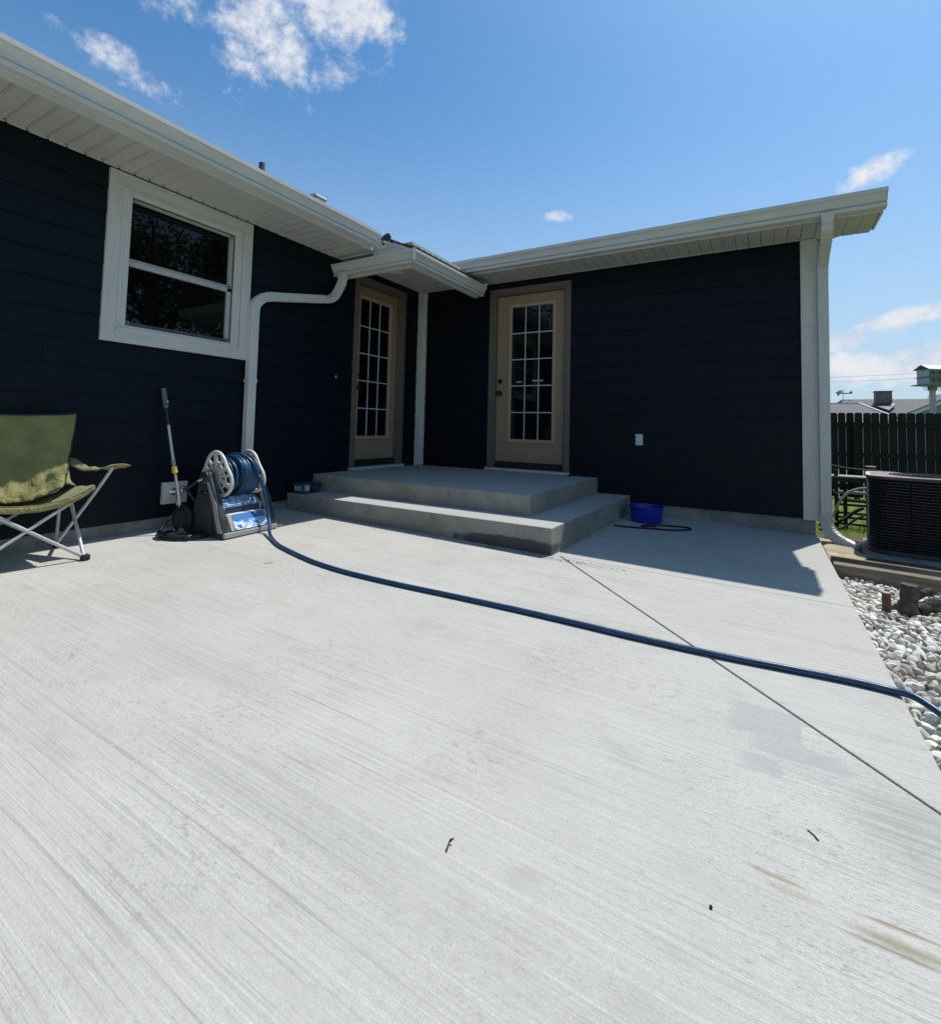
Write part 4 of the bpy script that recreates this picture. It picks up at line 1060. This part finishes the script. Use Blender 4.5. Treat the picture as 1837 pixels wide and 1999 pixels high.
# dry red-brown twigs among the stones
b = MB()
for i in range(60):
    x = 4.37 + rr.random() * .5; y = -3.9 + rr.random() * 2.4; a = rr.uniform(0, PI); l_ = rr.uniform(.02, .055); z_ = -.030 + rr.uniform(0, .012)
    b.tube([(x, y, z_), (x + math.cos(a) * l_ * .5, y + math.sin(a) * l_ * .5, z_ + .006), (x + math.cos(a) * l_, y + math.sin(a) * l_, z_)], .0016, n=4)
tag(b.build('plant_litter', mat('red_twig', (.17, .07, .045), rough=.8, var=.3), bed), 'reddish dry twigs scattered on gravel', kind='stuff')

# log chunks in the gravel
t = thing('wood_stub', 'short upright brown stake in the white gravel', 'stake', (4.478, -1.93, -.075))
b = MB(); b.tube([(0, 0, 0), (.002, 0, .06), (0, .002, .135)], [.021, .020, .019], n=10); b.build('stake', redbark, t, smooth=True, auto=50)
b = MB(); b.tube([(0, .002, .1351), (0, .002, .137)], [.0185, .017], n=10); b.build('cut_top', mat('cut_wood', (.45, .38, .28), rough=.9), t)
t = thing('log_pile', 'dark broken grey logs heaped in the white gravel', 'logs', (4.60, -1.86, -.06))
def log(name, a, c, r0, r1, sd):
    rr2 = random.Random(sd); bb = MB(); A_ = Vector(a); B2 = Vector(c); P = [A_.lerp(B2, i / 6) for i in range(7)]
    bb.tube(P, [r0 + (r1 - r0) * i / 6 + rr2.uniform(-.004, .004) for i in range(7)], n=14)
    bb.v = [tuple(Vector(v) + Vector((mnoise.noise(Vector(v) * 28 + Vector((sd, 0, 0))), mnoise.noise(Vector(v) * 28 + Vector((0, sd, 0))), mnoise.noise(Vector(v) * 28))) * .012) for v in bb.v]
    bb.build(name, bark, t, smooth=True, auto=45)
log('log', (-.030, -.02, -.02), (-.012, .0, .165), .045, .038, 1); log('log', (.02, .01, .035), (.13, .04, .085), .036, .030, 2)
log('log', (.03, -.05, -.01), (.055, -.12, -.01), .026, .020, 3); log('log', (.0, .04, .10), (.085, .07, .125), .026, .020, 4); log('log', (-.08, .0, .0), (-.035, .01, .05), .022, .028, 5)

# edging timbers, flagstone, soil strip
EA = -.155
for (x0, y0_, ln_, zt, w_, h_, lab) in ((4.345, -1.045, 3.3, -.008, .095, .115, 'weathered edging timber along the gravel bed nearest the patio slab'), (4.345, -.84, 3.2, .004, .030, .09, 'thin dark edging board behind the front timber')):
    b = MB(); d_ = Vector((math.cos(EA), math.sin(EA), 0)); a = Vector((x0, y0_ + w_ / 2, zt - h_ / 2))
    b.bar((0, 0, 0), (ln_, 0, 0), w_, h_)
    o = b.build('edging_timber', timber, bevel=.004); o.location = a; o.rotation_euler = (0, 0, EA); tag(o, lab, 'timber', 'timbers edging the gravel bed')
b = MB(); b.add([(4.333, -.84, -.05), (8, -1.4, -.05), (8, .55, -.05), (4.33, .55, -.05)], [(0, 1, 2, 3)])
tag(b.build('bare_ground', soil), kind='structure')
b = MB(); rr2 = random.Random(4)
pf = [(4.345, -.80), (4.52, -.76), (4.60, -.55), (4.56, -.30), (4.50, .02), (4.345, .10)]
b.prism([(x, y, -.048) for x, y in pf], (0, 0, .018)); o = b.build('flagstone', flag_m, bevel=.006)
tag(o, 'tan flat stone on the ground under the right downspout outlet', 'stone')

# ------------------------------------------------------------------ air conditioner
ac = thing('air_conditioner', 'big black louvered outdoor air conditioner unit right of the house corner', 'air conditioner', (4.640, -.300, -.037), -.135)
AW, AD, AH, CR = .80, .66, .600, .13
def rrect(x0, x1, y0, y1, r_, n=7):
    out = []
    for (cx_, cy_, a0) in ((x1 - r_, y0 + r_, -PI / 2), (x1 - r_, y1 - r_, 0), (x0 + r_, y1 - r_, PI / 2), (x0 + r_, y0 + r_, PI)):
        for i in range(n + 1):
            a = a0 + PI / 2 * i / n; out.append((cx_ + math.cos(a) * r_, cy_ + math.sin(a) * r_))
    return out
core = rrect(.012, AW - .012, .012, AD - .012, CR)
b = MB(); b.prism([(x, y, .035) for x, y in core], (0, 0, AH - .06)); b.build('coil_core', acm, ac)
outl = rrect(0, AW, 0, AD, CR + .01)
lou = None; nL = 24
for i in range(nL):
    if lou is None:
        bb = MB(); n = len(outl); inn = rrect(.013, AW - .013, .013, AD - .013, CR)
        vs = [(x, y, 0) for x, y in outl] + [(x, y, .003) for x, y in outl] + [(x, y, .006) for x, y in inn] + [(x, y, .003) for x, y in inn]
        fs = [(a * n + j, a * n + (j + 1) % n, ((a + 1) % 4) * n + (j + 1) % n, ((a + 1) % 4) * n + j) for a in range(4) for j in range(n)]
        bb.add(vs, fs); lou = bb.build('louver', acl, ac, loc=(0, 0, .045)); first = lou
    else: inst(first, ac, (0, 0, (.045 + i * .0222)))
for x_ in (.26, .52):
    b = MB(); b.box(x_ - .004, x_ + .004, -.0005, .006, .035, AH - .02); b.build('grille_strut', acm, ac)
b = MB(); b.box(-.006, .012, AD - .06, AD - .045, .02, AH - .01); b.build('grille_strut', mat('ac_strut', (.16, .16, .15), rough=.45), ac)
b = MB(); b.prism([(x, y, 0) for x, y in rrect(-.008, AW + .008, -.008, AD + .008, CR + .014)], (0, 0, .034)); b.build('base_pan', acl, ac, bevel=.004)
b = MB(); b.prism([(x, y, AH - .022) for x, y in rrect(-.006, AW + .006, -.006, AD + .006, CR + .014)], (0, 0, .016)); b.build('top_rim', acl, ac, bevel=.003)
b = MB(); b.prism([(x, y, AH - .006) for x, y in rrect(-.010, AW + .010, -.010, AD + .010, CR + .016)], (0, 0, .010)); b.build('top_cover', [act], ac, bevel=.003)
b = MB(); ro = rrect(-.0102, AW + .0102, -.0102, AD + .0102, CR + .016); ri = rrect(.02, AW - .02, .02, AD - .02, CR - .005); n = len(ro)
b.add([(x, y, AH + .0043) for x, y in ro] + [(x, y, AH + .0043) for x, y in ri], [(j, (j + 1) % n, n + (j + 1) % n, n + j) for j in range(n)]); b.build('cover_edge', acedge, ac)
b = MB()
for i in range(9): b.lathe([(.03 + i * .028, .0), (.034 + i * .028, .006), (.038 + i * .028, 0)], (AW / 2, AD / 2, AH + .006), n=36, cap=False)
b.build('fan_guard', acl, ac)
def wl(p): return ac.matrix_world.inverted() @ Vector(p)
bpy.context.view_layer.update()
b = MB(); b.tube(smoothpts([wl(p) for p in ((4.42, .30, .02), (4.47, .33, .13), (4.53, .36, .27), (4.60, .38, .36), (4.68, .38, .40), (4.72, .36, .41))], 5), .011, n=10); b.build('power_conduit', mat('conduit_grey', (.36, .35, .32), rough=.5), ac, smooth=True)
for zz, r_ in ((0, .014), (-.07, .009)):
    b = MB(); b.tube(smoothpts([wl(p) for p in ((4.36, .18, .07 + zz * .6), (4.46, .25, .08 + zz * .8), (4.56, .30, .13 + zz), (4.64, .32, .20 + zz), (4.70, .32, .235 + zz))], 5), r_, n=10); b.build('refrigerant_line', darkgap, ac, smooth=True)
t = thing('concrete_pad', 'low concrete pad under the black air conditioner', 'pad', (4.62, -.42, -.05), -.135)
b = MB(); b.box(-.035, .95, -.025, .82, -.05, -.002); b.build('pad', found, t, bevel=.006); t.location.z = -.036

# ------------------------------------------------------------------ slatted stand and post behind the unit
st_ = thing('slatted_bench', 'dark slatted wooden rack on the lawn behind the air conditioner', 'rack', (4.62, 1.5, gz(4.6, 1.5)), -.06)
hb = .66
for (x_, y_) in ((0, 0), (.085, .12), (.75, .0), (.78, .12)):
    b = MB(); b.box(x_ - .018, x_ + .018, y_ - .018, y_ + .018, 0, hb if y_ == 0 else hb - .16); b.build('leg', grill, st_)
for z_ in (.045, .115, .165, .255, .30):
    b = MB(); b.box(0.02, .80, .10, .125, z_, z_ + .024); b.build('slat', grill, st_)
b = MB(); b.box(-.05, .86, -.05, .22, hb - .085, hb - .07); b.build('shelf', mat('shelf_grey', (.30, .29, .27), rough=.6), st_)
b = MB(); b.box(-.04, .86, -.03, .20, hb - .135, hb - .087); b.build('apron', grill, st_)
b = MB(); b.box(-.02, .84, -.02, .20, .40, .415); b.build('shelf', mat('shelf_grey', (.3, .29, .27)), st_)
b = MB(); b.tube(smoothpts([(-.06, 0, hb + .05), (.10, .0, hb + .02), (.45, 0, hb - .0), (.85, 0, hb - .02)], 4), .006, n=6); b.build('rail', darkgap, st_)
t = thing('wood_post', 'round cut brown post top showing above the air conditioner', 'post', (5.04, 2.3, gz(5, 2.3)))
b = MB(); b.tube([(0, 0, 0), (0, 0, .70)], .052, n=18); b.build('post', mat('brown_post', (.15, .075, .045), rough=.85, var=.3, vscale=9), t, smooth=True, auto=40)
b = MB(); b.lathe([(.054, .701), (.054, .708)], n=18); b.build('post_top', mat('pale_cut', (.5, .45, .38), rough=.8), t)

# ------------------------------------------------------------------ fence
fe = thing('picket_fence', 'dark stained dog-eared wooden privacy fence across the back yard', 'fence', (0, 8, 0))
rr = random.Random(31); FZ0, FZ1 = -.43, 1.372
pk = []
for wv in range(3):
    w2 = .0664 - wv * .0010; bb = MB(); cx_ = .026
    bb.prism([(-w2, -.009, 0), (w2, -.009, 0), (w2, -.009, FZ1 - FZ0 - .035), (w2 - .012, -.009, FZ1 - FZ0 - .010), (w2 - cx_, -.009, FZ1 - FZ0), (-w2 + cx_, -.009, FZ1 - FZ0), (-w2 + .012, -.009, FZ1 - FZ0 - .010), (-w2, -.009, FZ1 - FZ0 - .035)], (0, .018, 0))
    pk.append(bb.build('picket', fence_m, fe))
x = 3.4; i = 0
while x < 11.2:
    loc = (x + rr.uniform(-.002, .002), rr.uniform(-.002, .002), FZ0 + rr.uniform(-.004, .004)); rot = (0, rr.uniform(-.0022, .0022), 0)
    if i < 3: o = pk[i]; o.location = loc; o.rotation_euler = rot
    else: inst(pk[i % 3], fe, loc, rot)
    x += .1426; i += 1
for z_ in (1.07, .44, -.24):
    b = MB(); b.box(3.3, 11.3, -.047, -.010, z_, z_ + .085); b.build('fence_rail', fence_m, fe)
for x_ in (3.18, 5.62, 8.06, 10.5):
    b = MB(); b.box(x_ - .045, x_ + .045, -.14, -.05, -.6, 1.17); b.build('fence_post', fence_m, fe)

# ------------------------------------------------------------------ birdhouse on a pole behind the fence
bh = thing('birdhouse', 'two storey martin birdhouse on a white pole behind the fence', 'birdhouse', (7.10, 9, gz(7, 9)), R(33))
zb = 2.02 - gz(7, 9)
b = MB(); b.box(-.04, .04, -.04, .04, 0, zb - .02); b.build('pole', bh_side, bh, bevel=.006)
b = MB(); b.box(-.05, .05, -.06, .06, zb - .12, zb - .02); b.build('pole_collar', mat('collar_tan', (.32, .26, .22), rough=.7), bh)
b = MB(); b.box(-.27, .55, -.18, .22, zb - .02, zb); b.build('platform', bh_green, bh)
# local: +x = long front direction, gable faces -x
b = MB(); b.box(-.19, .50, -.12, .16, zb + .012, zb + .155); b.build('storey', [bh_side], bh)
b = MB(); b.box(-.19, .50, -.12, .16, zb + .175, zb + .32); b.build('storey', [bh_side], bh)
b = MB(); b.box(-.235, .53, -.165, .20, zb + .157, zb + .166); b.build('ledge', bh_green, bh)
b = MB(); b.box(-.235, .53, -.165, .20, zb + .001, zb + .010); b.build('ledge', bh_green, bh)
for zz in (zb + .03, zb + .19):
    b = MB(); b.box(-.18, .50, -.126, -.1215, zz, zz + .115); b.build('front_panel', bh_green, bh)
    for i in range(4):
        b = MB(); b.lathe([(.026, 0), (.026, .004)], (-.10 + i * .155, -.127, zz + .065), ax=(0, -1, 0), n=14); b.build('entrance_hole', blackm, bh)
b = MB(); b.prism([(-.22, -.16, zb + .325), (-.22, .20, zb + .325), (-.22, .02, zb + .425)], (.02, 0, 0)); b.build('gable', chimd, bh)
b = MB(); b.prism([(-.23, -.17, zb + .322), (-.23, .02, zb + .428), (-.23, .21, zb + .322), (-.23, .21, zb + .332), (-.23, .02, zb + .440), (-.23, -.17, zb + .332)], (.76, 0, 0)); b.build('roof', bh_roof, bh)
def spiral(c, r0, turns, sgn, sx=1):
    P = []
    for i in range(40):
        t_ = i / 39; a = sgn * turns * 2 * PI * t_; r_ = r0 * (1 - .85 * t_); P.append(Vector(c) + Vector((math.cos(a) * r_ * sx, 0, math.sin(a) * r_)))
    return P
b = MB()
for sx in (-1, 1):
    b.tube(spiral((sx * .165, 0, zb - .095), .055, 1.7, 1, sx), .0035, n=5); b.tube(spiral((sx * .085, 0, zb - .245), .032, 1.5, -1, sx), .003, n=5)
    b.tube([(sx * .13, 0, zb - .03), (sx * .075, 0, zb - .14), (sx * .05, 0, zb - .24)], .003, n=5)
b.build('scroll_bracket', mat('iron_scroll', (.35, .40, .38), rough=.5), bh)

# ------------------------------------------------------------------ neighbour house
nh = thing('neighbour_house', 'low grey shingled neighbour house beyond the fence with chimney and blue gable', 'house', (0, 0, 0))
rzt = 2.955
b = MB(); b.prism([(7.86, 30, rzt), (18, 30, rzt), (18.6, 24.4, 1.15), (5.6, 24.4, 1.15)], (0, 0, -.10)); b.build('roof', shing, nh)
b = MB(); b.prism([(7.86, 30.02, rzt), (18, 30.02, rzt), (18.6, 35.6, 1.15), (5.6, 35.6, 1.15)], (0, 0, -.10)); b.build('roof', shing, nh)
b = MB(); b.prism([(7.85, 30, rzt), (5.6, 24.41, 1.15), (5.6, 35.6, 1.15)], (0, 0, -.08)); b.build('roof', shing, nh)
b = MB(); b.box(6, 18.2, 24.8, 35.2, -.8, 1.14); b.build('wall', bluegrey, nh)
# lower wing in front, at the left
b = MB(); b.prism([(5.2, 27, 2.555), (8.25, 27, 2.555), (9.55, 23.4, 1.50), (4.0, 23.4, 1.50)], (0, 0, -.08)); b.build('roof', shing, nh)
b = MB(); b.bar((5.0, 26.98, 2.575), (8.22, 26.98, 2.575), .05, .05); b.build('ridge_flashing', rakew, nh)
b = MB(); b.bar((8.22, 26.98, 2.572), (9.55, 23.38, 1.51), .07, .06); b.build('rake_trim', rakew, nh)
b = MB(); b.box(4.5, 9.2, 23.8, 27.5, -.8, 1.42); b.build('wall', bluegrey, nh)
# chimney
b = MB(); b.box(9.12, 9.80, 28.4, 29.0, 2.2, 3.265); b.build('chimney', chim, nh)
b = MB(); b.box(9.08, 9.84, 28.36, 29.04, 3.266, 3.30); b.build('chimney_cap', chimd, nh)
b = MB(); b.prism([(8.98, 28.35, 2.59), (9.90, 28.35, 2.59), (9.84, 28.10, 2.46), (9.45, 27.20, 2.17), (9.04, 28.10, 2.46)], (0, 0, .06)); b.build('chimney_flashing', chimd, nh)
# blue gable at the right
gy = 23.2; ax_, az_ = 11.45, 2.93
b = MB(); b.prism([(8.75, gy, 1.50), (14.15, gy, 1.50), (ax_, gy, az_ - .12)], (0, .2, 0)); b.build('gable_wall', bluegrey, nh)
for i in range(12):
    z_ = 1.52 + i * .115; hw = max(.05, (2.78 - z_) / (2.78 - 1.50) * 2.66)
    b = MB(); b.box(ax_ - hw + .05, ax_ + hw - .05, gy - .03, gy - .001, z_, z_ + .10); b.build('gable_board', bluegrey, nh)
for sx in (-1, 1):
    b = MB(); b.bar((ax_, gy - .06, az_ - .02), (ax_ + sx * 3.0, gy - .06, az_ - .02 - 1.58), .06, .15, upv=(0, 0, 1)); b.build('rake_board', rakew, nh)
    b = MB(); b.prism([(ax_, gy - .15, az_ + .06), (ax_ + sx * 3.1, gy - .15, az_ + .06 - 1.63), (ax_ + sx * 3.1, 28, az_ + .06 - 1.63), (ax_, 28, az_ + .06)], (0, 0, .05)); b.build('roof', shing, nh)
b = MB(); b.box(8.9, 14.0, gy + .25, 27, -.8, 1.49); b.build('wall', bluegrey, nh)

# airplane weather vane on the ridge
wv = thing('weather_vane', 'small black airplane shaped weather vane on the neighbour roof ridge', 'weather vane', (7.90, 30, 2.95))
b = MB(); b.tube([(0, 0, -.1), (0, 0, .32)], .012, n=8); b.build('rod', vane_m, wv)
b = MB(); b.tube([(-.34, 0, .38), (-.28, 0, .385), (-.15, 0, .375), (.1, 0, .355), (.36, 0, .345)], [.03, .05, .045, .03, .022], n=12); b.build('fuselage', vane_m, wv, smooth=True)
b = MB(); b.prism([(.27, 0, .34), (.42, 0, .33), (.41, 0, .46), (.36, 0, .48), (.31, 0, .42)], (0, .015, 0)); b.build('tail_fin', vane_m, wv)
b = MB(); b.box(-.24, .02, -.35, .35, .475, .49); b.build('wing', vane_m, wv); wg = b
b = MB(); b.tube([(-.12, -.12, .47), (-.14, 0, .40), (-.12, .12, .47)], .008, n=6); b.build('wing_strut', vane_m, wv)
b = MB()
for yv in (-.08, .08): b.lathe([(.05, -.012), (.05, .012)], (-.22, yv, .27), ax=(0, 1, 0), n=14)
b.tube([(-.22, -.08, .27), (-.20, 0, .35), (-.22, .08, .27)], .01, n=6); b.build('wheels', vane_m, wv)

# power lines far behind
t = thing('power_lines', 'two faint overhead power lines crossing the sky above the neighbour roof', 'power lines')
b = MB()
for dz in (0, .55):
    b.tube([(x_, 60, 6.55 + dz * .9 + (x_ - 14) ** 2 * .0025 + (x_ - 10) * .03) for x_ in range(-10, 45, 5)], .016, n=5)
b.build('cable', mat('cable', (.12, .13, .15), rough=.6), t)

# ------------------------------------------------------------------ trees: yard trees beside the patio, mirrored in the window; one by the fence end; added row behind the camera
def tree(x, y, h, cr, seed, label, nleaf=5200, zc=None, name='shade_tree'):
    rr3 = random.Random(seed); z0_ = gz(x, y); t = thing(name, label, 'tree', (x, y, z0_), 0, 'shade trees around the yard'); zc = zc or h * .62
    bb = MB(); bb.tube([(0, 0, -.1), (.05, .02, h * .25), (.0, .1, h * .5), (.1, 0, h * .8)], [.19, .15, .10, .03], n=10)
    cl = []
    for i in range(26):
        a = rr3.uniform(0, 2 * PI); e = rr3.uniform(-.6, 1.0); q = rr3.uniform(.35, 1) * cr
        p = Vector((math.cos(a) * q * math.cos(e), math.sin(a) * q * math.cos(e), zc + math.sin(e) * q * .9)); cl.append((p, rr3.uniform(.35, .75) * cr * .5))
        st3 = Vector((0, .05, h * rr3.uniform(.3, .6))); bb.tube([st3, st3.lerp(p, .5) + Vector((0, 0, .15)), p], [.05, .03, .012], n=5)
    bb.build('trunk', bark, t, smooth=True)
    bb = MB()
    for i in range(nleaf):
        c_, r_ = cl[rr3.randrange(len(cl))]; v = Vector((rr3.gauss(0, 1), rr3.gauss(0, 1), rr3.gauss(0, 1))).normalized() * r_ * rr3.random() ** .4
        p = c_ + v; s_ = rr3.uniform(.05, .11); a = Vector((rr3.gauss(0, 1), rr3.gauss(0, 1), rr3.gauss(0, 1))).normalized(); d_ = a.orthogonal().normalized(); e = a.cross(d_)
        bb.add([p - d_ * s_ * .6, p + e * s_, p + d_ * s_ * .6, p - e * s_], [(0, 1, 2, 3)])
    bb.build('crown', leafm, t)
tree(10.8, 2.0, 8.2, 2.9, 1, 'leafy shade tree right of the patio, beyond the photo edge nearest the house', 8000, 4.9)
tree(13.8, 6.8, 9.0, 3.2, 2, 'taller leafy shade tree far right of the patio', 6000, 5.0)
tree(12.5, -4.0, 8, 2.8, 3, 'leafy shade tree right of the patio behind the photographer', 4500, 4.8)
tree(2.5, -15.5, 9.5, 3.8, 4, 'broad added sky-blocking tree straight behind the photographer', 5000, 5.2)  # unseen trees from here on, added to cut sky fill on the walls
tree(-3.5, -14.5, 9, 3.6, 5, 'broad added sky-blocking tree behind the photographer, nearer the house side', 4500, 5.0)
tree(9.0, -12.5, 9, 3.5, 6, 'broad added sky-blocking tree behind the photographer on the right', 4500, 5.0)
b = MB()
# garden shed gable seen only in the glass
sh = thing('garden_shed', 'small pale garden shed with gabled roof in the side yard, mirrored in the window', 'shed', (9.0, .8, gz(9, .8)), R(30))
b.box(-1, 1, -.9, .9, 0, 2.0); b.build('wall', bluegrey, sh)
b = MB(); b.prism([(-1.1, -1.0, 2.0), (1.1, -1.0, 2.0), (0, -1.0, 2.75)], (0, 2.0, 0)); b.build('roof', shing, sh)

# ------------------------------------------------------------------ litter on the patio
def leaf(x, y, rz, label, sc=1.):
    t = thing('dry_leaf', label, 'leaf', (x, y, G(x, y)), rz, 'dry leaves on the patio')
    bb = MB(); bb.add([(0, 0, .001), (.008 * sc, .006 * sc, .006), (.028 * sc, .005 * sc, .008), (.036 * sc, 0, .002), (.028 * sc, -.005 * sc, .004), (.008 * sc, -.006 * sc, .003)], [(0, 1, 2, 3), (0, 3, 4, 5)]); o = bb.build('leaf_blade', dleaf, t)
    bb = MB(); bb.tube([(-.022 * sc, .002, .004), (0, 0, .003), (.03 * sc, 0, .005)], .0016, n=5); bb.tube([(-.004, 0, .003), (-.010 * sc, .014 * sc, .010), (-.004, .016 * sc, .012)], .0018, n=5); bb.build('leaf_stem', twig_m, t)
leaf(3.357, -4.418, -1.2, 'dry orange leaf with dark stem alone in the foreground of the patio', .55)
leaf(2.25, -2.165, .4, 'curled dry leaf on the patio just in front of the lower step', 1.2)
rr = random.Random(77)
def twig(x, y, a, l_, label):
    b = MB(); c_, s_ = math.cos(a), math.sin(a)
    b.tube([(0, 0, .002), (c_ * l_ * .5 - s_ * l_ * .08, s_ * l_ * .5 + c_ * l_ * .08, .002), (c_ * l_, s_ * l_, .002)], .0013, n=5)
    o = b.build('twig', twig_m); o.location = (x, y, G(x, y)); tag(o, label, 'twig', 'twigs on the patio')
twig(4.006, -3.952, -.9, .030, 'thin curved dark twig on the patio right of the foreground leaf')
twig(2.30, -2.20, .3, .05, 'thin twig beside the curled leaf before the lower step')
twig(1.36, -3.36, .9, .05, 'small twig on the patio below the hose, left of centre')
b = MB(); b.lathe([(.0022, 0), (.0032, .002), (.002, .005)], n=8); o = b.build('seed', twig_m); o.location = (3.838, -4.270, G(3.8, -4.2)); tag(o, 'tiny dark seed on the foreground concrete', 'seed')
b = MB(); b.lathe([(.016, 0), (.013, .014), (.005, .022)], n=9); o = b.build('dead_leaf_clump', twig_m); o.location = (2.12, -.13, .364); tag(o, 'small dark clump on the upper step beside the right door', 'debris')
# crumbs blown against the step
b = MB()
for i in range(150):
    x_ = rr.uniform(1.2, 3.3); y_ = -2.13 - abs(rr.gauss(0, .045)) if x_ < 2.7 else -2.12 - abs(rr.gauss(0, .05)); a = rr.uniform(0, PI); l_ = rr.uniform(.004, .016); z_ = G(x_, y_) + .0015
    b.tube([(x_, y_, z_), (x_ + math.cos(a) * l_, y_ + math.sin(a) * l_, z_)], rr.uniform(.0006, .0014), n=4)
tag(b.build('crumbs', twig_m), 'scattered dark plant crumbs on the patio along the lower step', 'debris', kind='stuff')
